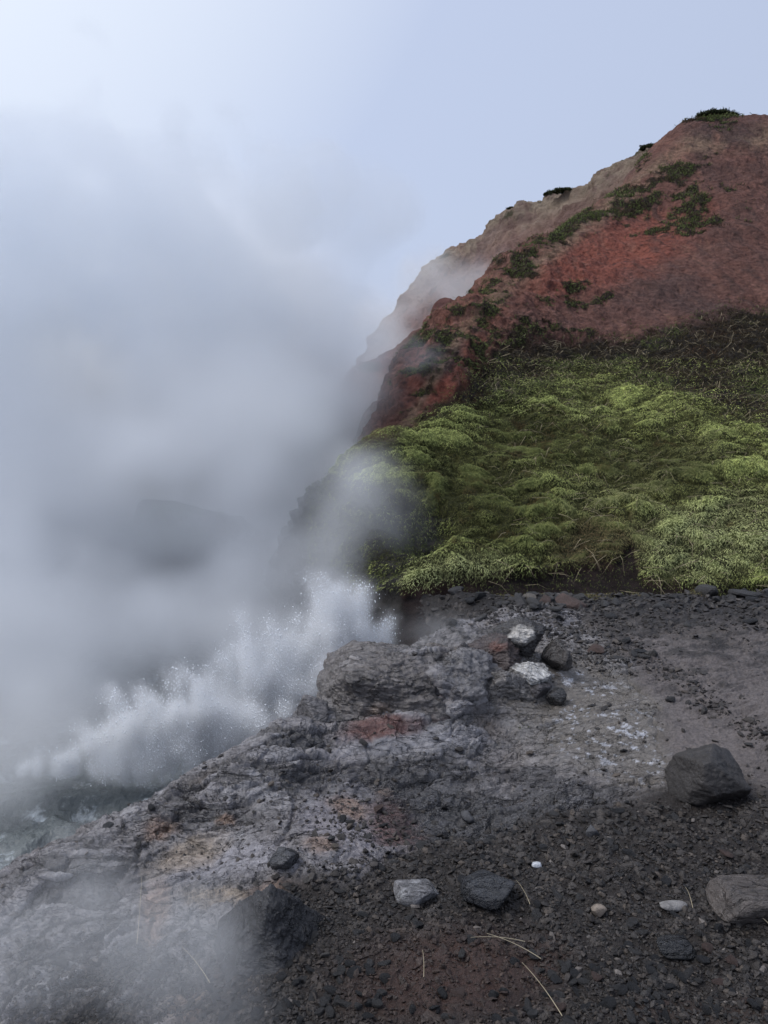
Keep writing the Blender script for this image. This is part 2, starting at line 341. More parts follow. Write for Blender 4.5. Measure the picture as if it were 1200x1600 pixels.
def ground_z(x, y):
    x = np.asarray(x, float); y = np.asarray(y, float)
    i = np.clip(((np.log(y)-LY0)/(LY1-LY0)*(NY-1)).round().astype(int), 0, NY-1)
    j = np.clip(((x/y-T[0])/(T[-1]-T[0])*(NT-1)).round().astype(int), 0, NT-1)
    return Zd[i, j]-gdrop[i, j], Nn[i, j], sd_r[i, j]
def on_ground(px, py):                 # where the ray through a pixel meets the ground
    u, dy, dz = ray(px, py); tt = np.linspace(1.2, 8.5, 600); z = CZ+dz/dy*tt
    gz = ground_z(u/dy*tt, tt)[0]; k = int(np.argmax(z < gz)); return float(u/dy*tt[k]), float(tt[k]), float(gz[k])

# ------------------------------------------------------------------ sculpted rocks
import bmesh
_ico = {}
def ico(n):
    if n not in _ico:
        bm = bmesh.new(); bmesh.ops.create_icosphere(bm, subdivisions=n, radius=1)
        _ico[n] = (np.array([v.co[:] for v in bm.verts]), np.array([[v.index for v in f.verts] for f in bm.faces])); bm.free()
    return _ico[n]
def rock_shape(seed, size, sub=5, nplanes=9, amp=.06, planes=None, fine=.02, sharp=14, flake=0, rmax=1.25):
    r = np.random.RandomState(seed); d, f = ico(sub); d = d.copy()
    if planes is None:
        pl = r.normal(size=(nplanes, 3)); pl /= np.linalg.norm(pl, axis=1)[:, None]; off = r.uniform(.55, .95, nplanes)
    else:
        pl = np.array([p[:3] for p in planes], float); pl /= np.linalg.norm(pl, axis=1)[:, None]; off = np.array([p[3] for p in planes])
    q = (d@pl.T)/off                       # smooth intersection of half spaces
    rad = np.power((np.clip(q, 0, None)**sharp).sum(1)+1e-6, -1/sharp); rad = np.minimum(rad, rmax)
    p = d*rad[:, None]
    x, y, z = p.T+seed*3.7
    dd = amp*fbm(x, y, z, .8, 3, seed=seed)+fine*fbm(x, y, z, .18, 4, .6, seed=seed+2)
    if flake:
        for s_, a_ in ((.9, 1), (.3, .45), (.12, .22)):
            wq = .35*fbm(x, y, z, .7, 3, seed=seed+12); k = fbm(x*.6+wq, y*.6-wq, (z+.25*x)*1.25+wq, s_, 4, .62, seed=seed+9)*5; fr = k-np.floor(k); dd = dd+flake*a_*((np.floor(k)+ss(.7, 1, fr))/6-.05*fr)
    p = p+d*dd[:, None]
    return p*np.array(size), f
def rock_col(p, base, alt, seed, s=.3, patches=()):
    x, y, z = (p/np.max(np.abs(p))).T
    n = fbm(x, y, z, s*2, 4, .6, seed=seed); c = np.zeros(p.shape)+np.array(base); c = mixc(c, alt, ss(0, .5, n))
    c = mixc(c, np.array(base)*.45, ss(.15, .5, -n)*.8)
    for d, cc, lim in patches:
        d = np.array(d)/np.linalg.norm(d); k = (p/np.linalg.norm(p, axis=1)[:, None])@d
        c = mixc(c, cc, ss(lim-.15, lim+.15, k+.35*n))
    return c
def make_rock(name, px, py, size, label, seed, base=(.05, .047, .046), alt=(.09, .085, .083), cat='rock', sink=.25, rotz=0, tilt=(0, 0), loc=None, **kw):
    pat = kw.pop('patches', ()); group = kw.pop('group', None); mat = kw.pop('mat', M_ROCK); parent = kw.pop('parent', None)
    p, f = rock_shape(seed, size, **kw)
    o = raw_mesh(name, p, f, 3, mat, {'Col': rock_col(p, base, alt, seed, patches=pat)}, parent=parent)
    if loc is None:
        x, y, z = on_ground(px, py); loc = (x, y, z+size[2]*(1-sink*2))
    if parent: loc = tuple(np.array(loc)-np.array(parent.location))
    o.location = loc; o.rotation_euler = (tilt[0], tilt[1], rotz)
    if label: tag(o, label, cat, group)
    return o
# the block at the crest of the outcrop: upright left and front faces, flat sloping top
bp = P(600, 1092, 3.86)
blk = make_rock('block', 0, 0, (.40, .40, .31), None, 31, (.14, .124, .116), (.235, .215, .207), loc=bp, sub=7, amp=.16, fine=.08, flake=.16, sharp=22, parent=outcrop,
    planes=[(-1,-.1,.15,.82),(0,-1,.12,.75),(.1,.05,1,.72),(1,0,.35,.85),(0,1,.2,.9),(-.7,-.75,.2,.88),(-.6,0,.8,.88),(0,-.5,-1,.8),(.3,-.6,.75,.85)],
    patches=[((.05,-1,-.25),(.40,.26,.16),.985),((.55,-.7,-.55),(.15,.045,.03),.93)])
make_rock('shoulder', 0, 0, (.24, .26, .22), None, 37, (.16, .15, .15), (.27, .25, .25), loc=P(705,1065,3.95), sub=6, amp=.12, fine=.05, flake=.25, parent=outcrop)
make_rock('shoulder', 0, 0, (.10, .12, .13), None, 39, (.13, .12, .12), (.2, .19, .19), loc=P(486,1118,3.6), sub=5, amp=.12, fine=.05, parent=outcrop)
for px, py, Y, sz, sd_, rz in [(520,1125,3.62,(.11,.12,.10),36,.2),(640,1032,4.05,(.16,.2,.10),38,-.3)]:
    make_rock('slab', 0, 0, sz, None, sd_, (.15, .138, .135), (.25, .235, .235), loc=P(px, py, Y), sub=6, amp=.16, fine=.06, flake=.22, rotz=rz, tilt=(.1, .12), parent=outcrop)
# boulder on the right
bx, by, bz = on_ground(1120, 1262)
make_rock('boulder', 0, 0, (.128, .12, .128), 'dark angular boulder with a smooth slanting face on the wet mud at the right edge', 41, (.036, .032, .03), (.05, .045, .042), cat='boulder',
    loc=(bx+.005, by+.07, bz+.085), sub=6, amp=.07, fine=.035, flake=.09, sharp=20, rmax=1.5, rotz=0, planes=[(-1,-.25,.25,.78),(.55,-.35,.8,.62),(.1,-1,.35,.75),(.9,0,.2,.98),(0,1,.3,.9),(0,-.2,-1,.85),(-.35,.1,1,.78),(-.6,-.8,-.2,.9),(.2,-.7,-.7,.75)], mat=M_STONE)
# foreground rocks
make_rock('rock', 418, 1480, (.125, .15, .13), 'large dark pyramid shaped rock half veiled by steam below the ochre stained ledge', 52, (.03, .029, .031), (.05, .048, .05), sub=6,
    planes=[(-.8,-.35,.62,.55),(.75,-.4,.5,.55),(-.05,-1,.35,.62),(0,1,.4,.7),(0,0,-1,.8)], amp=.10, fine=.04, flake=.16, sink=.33, rmax=1.7)
make_rock('rock', 768, 1405, (.085, .07, .06), 'black blocky rock on the dark gravel beside the pale lichened stone', 53, (.022, .023, .027), (.034, .035, .04), sub=5, amp=.06, sink=.2)
make_rock('rock', 1172, 1425, (.11, .085, .055), 'flat brown grey rock with a broken dark underside at the right edge', 54, (.085, .07, .062), (.13, .11, .098), sub=6, amp=.06, sink=.15, planes=[(0,0,1,.8),(-1,-.2,.2,.85),(0,-1,-.25,.8),(1,0,.1,.95),(0,1,.1,.9),(-.6,-.6,.5,.85),(0,0,-1,.8)])
make_rock('stone', 650, 1398, (.075, .055, .035), 'pale stone speckled with white lichen on the gravel', 55, (.17, .165, .17), (.36, .36, .37), cat='stone', sub=5, amp=.06, sink=.35)
make_rock('stone', 838, 1355, (.020, .015, .010), 'single small white pebble lying on dark gravel', 56, (.55, .57, .6), (.66, .68, .7), cat='pebble', sub=3, amp=.03, sink=.1, mat=M_STONE)
make_rock('stone', 1048, 1422, (.042, .022, .014), 'small pale grey oblong stone on the lower right gravel', 57, (.20, .19, .185), (.27, .26, .25), cat='stone', sub=4, sink=.15, mat=M_STONE)
make_rock('stone', 936, 1432, (.022, .02, .018), 'small tan stone on the lower gravel', 58, (.22, .18, .145), (.28, .23, .19), cat='stone', sub=4, sink=.15, mat=M_STONE)
make_rock('stone', 440, 1352, (.055, .045, .03), 'dark wet stone standing at the edge of the pale salt sheet', 59, (.05, .05, .055), (.10, .10, .105), cat='stone', sub=4, sink=.2)
make_rock('stone', 730, 1290, (.03, .025, .02), 'smooth dark grey stone on the wet rock above the gravel', 60, (.06, .06, .065), (.10, .10, .11), cat='stone', sub=4, sink=.2, mat=M_STONE)
make_rock('stone', 925, 1305, (.03, .024, .02), 'rounded grey cobble on wet shingle left of the dark boulder', 61, (.06, .06, .065), (.08, .08, .085), cat='stone', sub=4, sink=.2, mat=M_STONE)
make_rock('stone', 1055, 1490, (.06, .045, .03), 'flat black rock among shingle at the lower right', 62, (.02, .02, .021), (.035, .035, .036), cat='rock', sub=4, sink=.3)
make_rock('stone', 905, 918, (.22, .12, .09), 'low black rock half buried at the foot of the moss slope', 63, (.025, .023, .024), (.04, .04, .042), cat='rock', sub=5, sink=.3)
# rock pile with crusts at the crest
WH = (.5, .47, .43)
g_ = 'broken rocks piled on the outcrop crest'
make_rock('rock', 0,0, (.14,.13,.11), 'dark red brown jagged rock at the left of the crusted pile', 70, (.06,.042,.038), (.10,.07,.062), loc=P(765,1025,4.1), sub=6, amp=.16, fine=.05, flake=.3, group=g_, patches=[((.3,-.4,1),(.17,.065,.045),.93)])
make_rock('rock', 0,0, (.16,.13,.10), 'dark rock capped with a white crust on top of the pile', 71, (.045,.04,.038), (.08,.072,.068), loc=P(812,1000,4.2), sub=6, amp=.14, fine=.05, flake=.3, group=g_, patches=[((.05,-.75,.75),WH,.72)])
make_rock('rock', 0,0, (.10,.09,.085), 'white crusted tilted rock in the middle of the pile', 72, (.13,.12,.115), (.2,.19,.18), loc=P(825,1050,4.0), sub=6, amp=.14, fine=.05, flake=.3, tilt=(0,.6), group=g_, patches=[((-.2,-.6,.9),(.6,.58,.55),.35)])
make_rock('rock', 0,0, (.14,.12,.125), 'rounded grey brown rough block below the white crusted rocks', 73, (.17,.155,.145), (.25,.23,.215), loc=P(797,1088,3.88), sub=6, amp=.14, fine=.05, flake=.3, group=g_)
make_rock('rock', 0,0, (.07,.07,.075), 'dark purplish knob beside the white crusted rock', 74, (.055,.048,.05), (.11,.10,.105), loc=P(840,1080,3.92), sub=5, amp=.12, group=g_)
make_rock('rock', 0,0, (.09,.10,.10), 'dark brown rock leaning at the right end of the pile', 75, (.05,.043,.04), (.085,.075,.07), loc=P(868,1025,4.15), sub=5, amp=.12, fine=.04, group=g_)
make_rock('rock', 0,0, (.11,.12,.14), 'dark grey rounded shoulder stone against the pile', 76, (.065,.058,.06), (.12,.11,.115), loc=P(742,1045,4.05), sub=6, amp=.14, fine=.05, flake=.3, group=g_)
make_rock('rock', 0,0, (.05,.05,.05), 'small black wedge rock at the foot of the pile', 77, (.03,.028,.028), (.055,.05,.05), loc=P(868,1090,3.85), sub=4, amp=.12, group=g_)
# ------------------------------------------------------------------ loose stones and gravel
rng = np.random.RandomState(21)
def chip(seed, sub):                    # a small angular chip, flattish
    r = np.random.RandomState(seed)
    p, f = rock_shape(seed, (1, r.uniform(.55, .9), r.uniform(.28, .55)), sub=sub, nplanes=8, amp=.08, fine=.03 if sub > 2 else 0, sharp=20)
    return p, f
base = [chip(500+k, 2) for k in range(14)]
def rotm(ax, ay, az):
    cx, sx, cy, sy, cz, sz = np.cos(ax), np.sin(ax), np.cos(ay), np.sin(ay), np.cos(az), np.sin(az)
    Rm = np.empty((len(ax), 3, 3))
    Rm[:, 0, 0] = cy*cz; Rm[:, 0, 1] = sx*sy*cz-cx*sz; Rm[:, 0, 2] = cx*sy*cz+sx*sz
    Rm[:, 1, 0] = cy*sz; Rm[:, 1, 1] = sx*sy*sz+cx*cz; Rm[:, 1, 2] = cx*sy*sz-sx*cz
    Rm[:, 2, 0] = -sy; Rm[:, 2, 1] = sx*cy; Rm[:, 2, 2] = cx*cy
    return Rm
def stone_colours(n, px, py):
    v = rng.rand(n); c = np.zeros((n, 3))+np.array([.040, .037, .036]); c = mixc(c, (.075, .07, .067), ss(.3, .6, v)); c = mixc(c, (.016, .016, .018), ss(.25, .0, v))
    c = mixc(c, (.12, .105, .09), ss(.86, .93, v)*1.0); c = mixc(c, (.25, .24, .23), ss(.985, .992, v)*1.0)
    c = mixc(c, (.085, .05, .038), .6*patch(px, py, 690, 1530, 170, 80, 0, 0*px)); c = mixc(c, (.10, .10, .105), .35*ss(1150, 1000, py))
    return c*rng.uniform(.55, 1.05, (n, 1))
# density of stones over the picture's ground
def dens(px, py):
    sh = ss(-30, 40, wsd(px, py, [(380,1480),(450,1385),(560,1360),(640,1325),(760,1300),(900,1270),(1050,1260),(1200,1240),(1300,1230)]))
    sh *= 1-.75*patch(px, py, 700, 1540, 150, 70, 0, 0*px)
    cur = np.exp(-(wsd(px, py, [(640,925),(760,945),(840,975),(900,1010),(1000,1025),(1060,1060),(1130,1110),(1200,1160),(1300,1200)])/18)**2)*(px > 630)*(px < 1250)
    cur2 = patch(px, py, 905, 1000, 95, 40, 15, 0*px)
    up = ss(915, 935, py)*ss(1010, 940, py)*(px > 640)*.9
    ft = np.exp(-((px-560)**2+(py-1335)**2)/(2*60**2))*.8+.10*ss(1130, 1300, py)*(px > 200)
    return np.clip(sh+.75*cur+.5*cur2+up+.02+ft*.5, 0, 1)
n0 = 90000
yy = np.exp(rng.uniform(math.log(1.4), math.log(6.6), n0)); px_ = rng.uniform(-40, 1260, n0)
tt = (px_-600)/F*1.02; xx = tt*yy; gz, gn, _s = ground_z(xx, yy); px_, py_ = proj(xx, yy, gz)
keep = (rng.rand(n0) < dens(px_, py_)*np.clip((yy/2.2)**-0.3, 0, 1)) & (py_ > 915)
xx, yy, gz, px_, py_ = xx[keep], yy[keep], gz[keep], px_[keep], py_[keep]; n = len(xx)
size = (.0035+.0045*rng.rand(n)**1.5+.014*rng.rand(n)**9)*np.clip(yy/2.2, 1, 1.8)
size = np.where((py_ < 1110) & (rng.rand(n) < .12), size*1.8, size)
size = np.where((py_ < 955) & (rng.rand(n) < .35), size*rng.uniform(1.3, 2.6, n), size)
cols = stone_colours(n, px_, py_)*np.array([.66, .60, .56])
app = size/yy*((px_ > 0) & (px_ < 1200) & (py_ < 1600)); order = np.argsort(-app); big, small = order[:290], order[290:]
# the mass of small chips
Rm = rotm(rng.normal(0, .45, n), rng.normal(0, .45, n), rng.uniform(0, 6.28, n))
VV, FF, CC, off = [], [], [], 0
simple = [chip(600+k, 1) for k in range(12)]
for b in range(12):
    s = small[b::12]; p, f = simple[b]
    v = np.einsum('nij,kj->nki', Rm[s], p)*size[s][:, None, None]+np.stack([xx[s], yy[s], gz[s]+size[s]*.22], 1)[:, None, :]
    VV.append(v.reshape(-1, 3)); FF.append((f[None]+(np.arange(len(s))*len(p))[:, None, None]+off).reshape(-1, 3)); off += len(s)*len(p)
    CC.append(np.repeat(cols[s], len(p), 0))
o = raw_mesh('gravel', np.concatenate(VV), np.concatenate(FF), 3, M_STONE, {'Col': np.concatenate(CC)}, smooth=False)
tag(o, 'dark angular gravel chips covering the ground', 'gravel', kind='stuff')
# the larger stones, one object each
pal = [((.042,.04,.04),'dark grey'), ((.09,.085,.082),'mid grey'), ((.018,.018,.02),'black'), ((.13,.115,.10),'tan grey'), ((.075,.048,.04),'reddish brown')]
meshes = {}
for q, (cc, nm) in enumerate(pal):
    for b in range(6):
        p, f = chip(700+b+10*q, 3)
        meshes[q, b] = raw_mesh('stone', p, f, 3, M_STONE, {'Col': rock_col(p, cc, tuple(1.5*v for v in cc), b+q)}, smooth=False, obj=False)
P_ = np.array([p[0] for p in pal])
marks = [((1120,1225),'the dark boulder'),((768,1395),'the black blocky rock'),((650,1395),'the pale lichened stone'),((1165,1405),'the flat brown grey rock'),((838,1352),'the single white pebble'),
         ((425,1430),'the veiled pyramid rock'),((700,1530),'the bare reddish earth'),((800,1040),'the crusted rock pile'),((905,918),'the half buried black rock'),((945,1140),'the white streaked slab'),((540,1280),'the pink stained ledge'),
         ((620,1285),'the red brown stain'),((1048,1422),'the pale oblong stone'),((936,1432),'the small tan stone'),((1055,1490),'the flat black rock'),((365,1350),'the pale salt sheet'),((925,1305),'the rounded grey cobble'),((1080,985),'the pale mud streak'),((650,930),'the tip of the moss tongue'),((1190,905),'the moss edge at the right')]
MK = np.array([m[0] for m in marks], float)
zone = lambda X_, Y_: 'shingle below the moss' if Y_ < 985 else 'shingle across the wet mud' if Y_ < 1200 else 'gravel on the lower slope' if Y_ > 1330 else 'shingle below the wet rock'
shp = ['blocky', 'flat', 'wedge shaped', 'long', 'chunky', 'flaky']
same = {}
for s in big:
    q = int(np.argmin(((np.log(P_)-np.log(cols[s]))**2).sum(1))); X_, Y_ = px_[s], py_[s]
    dd_ = MK-np.array([X_, Y_]); k_ = int(np.argmin(np.hypot(dd_[:, 0], dd_[:, 1]*1.3))); dx_, dy_ = -dd_[k_]; dist_ = math.hypot(dx_, dy_)
    if k_ == 6 and dist_ < 60: rel = 'in the middle of'
    else:
        rel = ('just ' if dist_ < 45 else 'well ' if dist_ > 110 else '')+('above' if dy_ < -abs(dx_)*.8 else 'below' if dy_ > abs(dx_)*.8 else 'left of' if dx_ < 0 else 'right of')
    o = bpy.data.objects.new('stone', meshes[q, s % 6]); C.objects.link(o)
    o.location = (xx[s], yy[s], gz[s]+size[s]*.2); o.scale = (size[s],)*3; o.rotation_euler = (rng.normal(0, .25), rng.normal(0, .25), rng.uniform(0, 6.28))
    key = f'{shp[s % 6]} {pal[q][1]} stone {rel} {marks[k_][1]}'
    same.setdefault(key, []).append((app[s], o)); tag(o, None, 'stone', 'loose stones in the '+zone(X_, Y_))
rank = ['biggest', 'second biggest', 'third biggest', 'fourth biggest', 'fifth biggest', 'sixth biggest', 'seventh biggest', 'eighth biggest', 'ninth biggest', 'tenth biggest', 'eleventh biggest', 'twelfth biggest']
for key, lst in same.items():
    lst.sort(key=lambda a: -a[0])
    for r_, (a_, o) in enumerate(lst): o['label'] = ('small ' if len(lst) == 1 else rank[min(r_, 11)]+' ')+key
# ------------------------------------------------------------------ hills
def hill_grid(name, pts, T0, T1, nt, Y0, Y1, ny, dispf, colf, mat, label, smooth=3e-3, floor=None):
    f = tps(pts, smooth); T = np.linspace(T0, T1, nt); Yv = np.exp(np.linspace(math.log(Y0), math.log(Y1), ny))
    Yg, Tg = np.meshgrid(Yv, T, indexing='ij'); Xg = Yg*Tg
    Z = smooth_grid_eval(f, T, Yv, 4)
    if floor is not None: Z = np.maximum(Z, floor)
    px, py = proj(Xg, Yg, Z)
    N0 = grid_normals(Xg, Yg, Z); d, ex = dispf(Xg, Yg, Z, px, py)
    X = Xg+N0[..., 0]*d; Y = Yg+N0[..., 1]*d; Zd = Z+N0[..., 2]*d
    px, py = proj(X, Y, Zd)
    c = colf(X, Y, Zd, px, py, d, ex)
    V = np.stack([X, Y, Zd], -1)
    o = raw_mesh(name, V.reshape(-1, 3), gridfaces(ny, nt), 4, mat, {'Col': c.reshape(-1, 3)})
    tag(o, label, kind='structure')
    return dict(V=V, px=px, py=py, ex=ex, col=c, N=grid_normals(X, Y, Zd), N0=N0)
def edge_back(pts, sil, dirx, diry, steps):     # the ground falls away behind a skyline
    for px, py, Y in sil:
        a = P(px, py, Y)
        for s, dz in steps: pts.append((a[0]+dirx*s, a[1]+diry*s, a[2]+dz))
# front spur: moss slope below, red slope above
hp = [P(*a) for a in [(620,928,6.35),(700,930,6.4),(850,932,6.5),(1000,922,6.55),(1200,925,6.6),(1450,925,6.7),
    (640,905,6.55),(760,880,6.75),(900,870,6.9),(1030,850,6.9),(1200,850,6.9),(1450,850,7.1),(1120,800,7.3),(1000,760,7.8),(1300,700,8.6),(1120,690,8.8),
    (900,760,7.8),(800,800,7.3),(800,700,8.6),(1000,640,9.8),(1200,600,10.8),(1450,600,11),(900,620,10.2),(760,660,9.2),(700,740,7.9),(700,690,8.6),
    (600,700,8.2),(545,745,7.8),(660,790,7.3),(680,850,7.0),(650,870,6.85),
    (1120,540,12.6),(1120,470,15),(1120,400,17),(1120,330,19),(1120,260,21),(1130,187,23.2),(1300,175,24),(1500,170,24.5),(1300,400,17),(1300,300,20),(1500,400,17),
    (599,698,8.4),(646,605,10.2),(675,547,11.6),(733,476,13.5),(792,418,16),(844,372,18),(930,320,20.2),(1000,268,22),(1080,190,23.3),
    (720,600,11),(800,540,13),(900,500,14.5),(1000,440,16),(900,400,17.5),(820,460,15),(1000,340,19.5),(720,540,12.3)]]
sil = [(545,745,7.9),(599,698,8.4),(646,605,10.2),(675,547,11.6),(733,476,13.5),(792,418,16),(844,372,18),(930,320,20.2),(1000,268,22)]
edge_back(hp, sil, -.85, .55, [(.7, -.7), (2.0, -3.2), (4.5, -7)])
edge_back(hp, [(1080,190,23.3),(1200,182,23.6),(1400,175,24)], 0, 1, [(2, -.3), (6, -2)])
hp += [(.0,6.0,-.45),(-.5,6.3,-.9),(-.9,7,-1.3),(-1.6,7.5,-1.8),(.6,5.9,-.35),(2,5.8,-.4),(4,5.8,-.3),(6,5.8,-.2)]
def moss_w(px, py, n, n2):               # how mossy: green slope, brown heath above it, tufts on the red scree
    green = ss(-25, 18, wsd(px, py, [(480,730),(600,703),(700,665),(800,628),(900,600),(1000,600),(1200,690),(1300,700)])+28*n)
    green *= ss(14, -6, wsd(px, py, [(560,925),(620,925),(690,918),(800,900),(870,885),(960,880),(985,845),(1005,905),(1200,922),(1400,925)])+16*n+10*n2)
    heath = ss(-22, 16, wsd(px, py, [(600,730),(690,640),(780,560),(900,548),(1000,540),(1100,505),(1200,480),(1400,470)])+38*n+15*n2)
    tufts = np.zeros(px.shape)
    for a in [(960,338,130,15,-12),(1075,330,45,30,0),(880,370,70,12,-30),(830,395,45,14,-42),(1050,275,42,13,-15),(1000,300,60,8,-20),(812,430,28,14,0),(880,462,26,12,0),(905,485,36,14,10),
              (800,555,50,22,-35),(755,500,35,28,-50),(845,485,15,8,0),(870,560,60,16,-10),(940,478,14,8,0),(690,560,22,50,35),(740,570,40,20,-40),(1010,370,30,6,-8),(1000,250,16,7,-25),(1120,185,38,12,-8)]:
        tufts = np.maximum(tufts, patch(px, py, *a, .12+2.0*n+1.8*n2, .22))
    tufts = np.maximum(tufts, ss(.35, .5, n+.5*n2)*ss(420, 520, py)*ss(950, 700, px))
    return green, heath, tufts
def hdisp(X, Y, Z, px, py):
    n = fbm(X, Y, Z, 1.0, 4, .6, seed=101); n2 = fbm(X, Y, Z, .25, 3, .6, seed=102)
    g, h, t = moss_w(px, py, n, n2)
    wx = .45*fbm(X, Y, Z, .8, 4, seed=110)
    l1 = -fbm((X+wx)*.7, (Y+wx)*1.1, Z*1.5, .36, 2, ridged=True, seed=111); l2 = -fbm(X*.7, Y*1.1+wx, Z*1.3, .13, 2, ridged=True, seed=113)
    big = fbm(X, Y, Z, 1.1, 2, seed=115)
    moss = .08*l1*(1+.8*n)+.05*l2+.20*big+.05*n+.15
    red = .40*fbm(X, Y, Z, 2.6, 5, .6, ridged=True, seed=120)+.12*fbm(X, Y, Z, .45, 5, .7, seed=121)
    red = red+.16*fbm(X*1.2+.4*n, Y*.22, Z*.3, .5, 5, .65, seed=150)
    red = red*(.45+.55*ss(1000, 700, px))                     # the scree on the right is smoother
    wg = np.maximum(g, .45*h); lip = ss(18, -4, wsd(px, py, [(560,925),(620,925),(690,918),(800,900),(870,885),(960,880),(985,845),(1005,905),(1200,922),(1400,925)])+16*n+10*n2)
    d = red*(1-wg)*lip+moss*g*lip+h*(1-g)*lip*(.06*l1+.03*l2+.04)+t*(1-np.maximum(g, h))*(.03+.04*l2)
    # hollow under the left side of the moss
    h = h*(.15+.85*lip)*ss(.5, .6, lip+ss(700, 740, px))
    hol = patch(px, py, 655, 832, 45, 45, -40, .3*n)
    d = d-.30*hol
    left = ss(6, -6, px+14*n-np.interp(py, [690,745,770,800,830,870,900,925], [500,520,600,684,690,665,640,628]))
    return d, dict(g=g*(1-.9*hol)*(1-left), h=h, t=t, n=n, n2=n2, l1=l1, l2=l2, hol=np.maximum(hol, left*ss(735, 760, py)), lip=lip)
def hcol(X, Y, Z, px, py, d, e):
    n, n2 = e['n'], e['n2']; a = fbm(X, Y, Z, .6, 5, .6, seed=131); b = fbm(X, Y, Z, 2.5, 4, .55, seed=132)
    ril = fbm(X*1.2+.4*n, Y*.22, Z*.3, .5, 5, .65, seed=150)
    c = np.zeros(X.shape+(3,))+np.array([.165, .080, .062])
    c = mixc(c, (.115, .066, .056), ss(-.2, .4, b)*ss(850, 1050, px))
    c = mixc(c, (.26, .085, .058), np.maximum(patch(px, py, 960, 395, 140, 45, -20, .5*a), patch(px, py, 700, 600, 60, 60, -45, .5*a))*.9)
    c = mixc(c, (.24, .10, .07), .7*patch(px, py, 740, 500, 50, 60, -40, .6*a))
    c = mixc(c, (.075, .048, .042), .8*ss(.1, .5, -a+.2*n2)*ss(1000, 750, px))
    c = mixc(c, (.055, .048, .046), .9*patch(px, py, 690, 560, 22, 45, 38, .4*a))
    c = mixc(c, (.26, .18, .12), .75*ss(30, 0, np.abs(wsd(px, py, [(600,705),(650,620),(720,500),(800,425),(870,370),(990,275),(1080,205),(1200,195)])-18))*ss(-.2, .3, a+.3))
    c = mixc(c, (.075, .045, .042), .8*patch(px, py, 1130, 205, 50, 18, 0, .5*a))
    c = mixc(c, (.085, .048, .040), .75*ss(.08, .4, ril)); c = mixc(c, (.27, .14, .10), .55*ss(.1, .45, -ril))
    sp_ = fbm(X, Y, Z, .16, 3, .65, seed=140)
    c = mixc(c, (.075, .042, .038), .7*ss(.22, .42, sp_)); c = mixc(c, (.30, .16, .13), .5*ss(.22, .42, -sp_)*ss(1050, 800, px))
    c *= 1.22
    soil = np.array([.030, .024, .018])
    c = mixc(c, soil, np.maximum(e['h'], e['t']*.9)); c = mixc(c, (.05, .028, .018), .5*e['h']*ss(0, .4, a))
    mo = np.zeros(X.shape+(3,))+np.array([.16, .185, .06]); mo = mixc(mo, (.05, .052, .02), ss(.1, .5, -e['l1']))  # shade in the creases between moss lumps is painted into the colour
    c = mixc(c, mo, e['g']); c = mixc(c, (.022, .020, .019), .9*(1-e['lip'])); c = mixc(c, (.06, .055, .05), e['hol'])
    return c
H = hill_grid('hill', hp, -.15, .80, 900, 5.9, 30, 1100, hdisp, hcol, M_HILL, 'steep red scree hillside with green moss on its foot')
# far ridge with the pale sandy skyline
fp = [P(*a) for a in [(1300,330,26),(1200,270,26),(1100,215,26),(1000,241,28),(920,289,30),(850,319,32),(790,338,33),(740,374,33),(690,402,33),(660,432,32),(625,470,31),(595,525,30),(575,590,28),(700,500,27),(800,410,28),(900,340,28),
      (640,540,25),(585,620,24),(700,600,23),(500,700,22),(800,520,24),(640,680,21),(740,440,29.5),(660,480,28.5)]]
edge_back(fp, [(1200,270,26),(1100,215,26),(1000,241,28),(920,289,30),(850,319,32),(790,338,33),(740,374,33)], .35, .95, [(2, -.4), (6, -3)])
edge_back(fp, [(690,402,33),(625,470,31),(575,590,28)], -.55, .85, [(2, -1.8), (6, -7)])
fp += [(-5,22,-1.5),(-8,26,-1.8),(0,18,-1.5),(-8,35,-2)]
def fdisp(X, Y, Z, px, py):
    n = fbm(X, Y, Z, 2.5, 5, .6, seed=201); r = fbm(X+.3*n, Y*.4, Z*1.2, 3.5, 5, .55, ridged=True, seed=202)
    q = fbm(X*1.5+.8*n, Y*.5, Z*.45, 1.3, 5, .65, ridged=True, seed=205); return .35*r+.55*n+.3*q-.25, dict(n=n, r=r)
def fcol(X, Y, Z, px, py, d, e):
    a = e['n']; c = np.zeros(X.shape+(3,))+np.array([.20, .13, .11])
    top = ss(70, 0, wsd(px, py, [(540,600),(568,525),(600,470),(640,432),(690,402),(740,374),(790,338),(850,319),(920,289),(1000,241),(1100,190)])+15*a)
    c = mixc(c, (.30, .25, .18), top*.8*ss(-.4, .2, a)); c = mixc(c, (.15, .095, .085), .75*ss(0, .35, fbm(X*1.5, Y*.5, Z*.45, .9, 5, .65, seed=206))); c = mixc(c, (.37, .31, .24), .6*ss(.1, .4, fbm(X, Y, Z*2, .8, 4, .6, seed=207))*top); c = mixc(c, (.24, .13, .11), .7*(1-top)*ss(-.3, .2, e['r'])); c = mixc(c, (.13, .075, .065), ss(0, .5, a)*.7); c = mixc(c, (.40, .33, .28), ss(.1, .5, -a)*.45)
    c = mixc(c, (.035, .04, .02), ss(.2, .4, fbm(X, Y, Z, 1.6, 4, .6, seed=210))*.8*ss(14, 2, wsd(px, py, [(540,600),(568,525),(600,470),(640,432),(690,402),(740,374),(790,338),(850,319),(920,289),(1000,241),(1100,190)])))
    return c
FH = hill_grid('hill', fp, -.25, .40, 520, 17, 44, 520, fdisp, fcol, M_FAR, 'pale sandy ridge skyline fading into the steam')
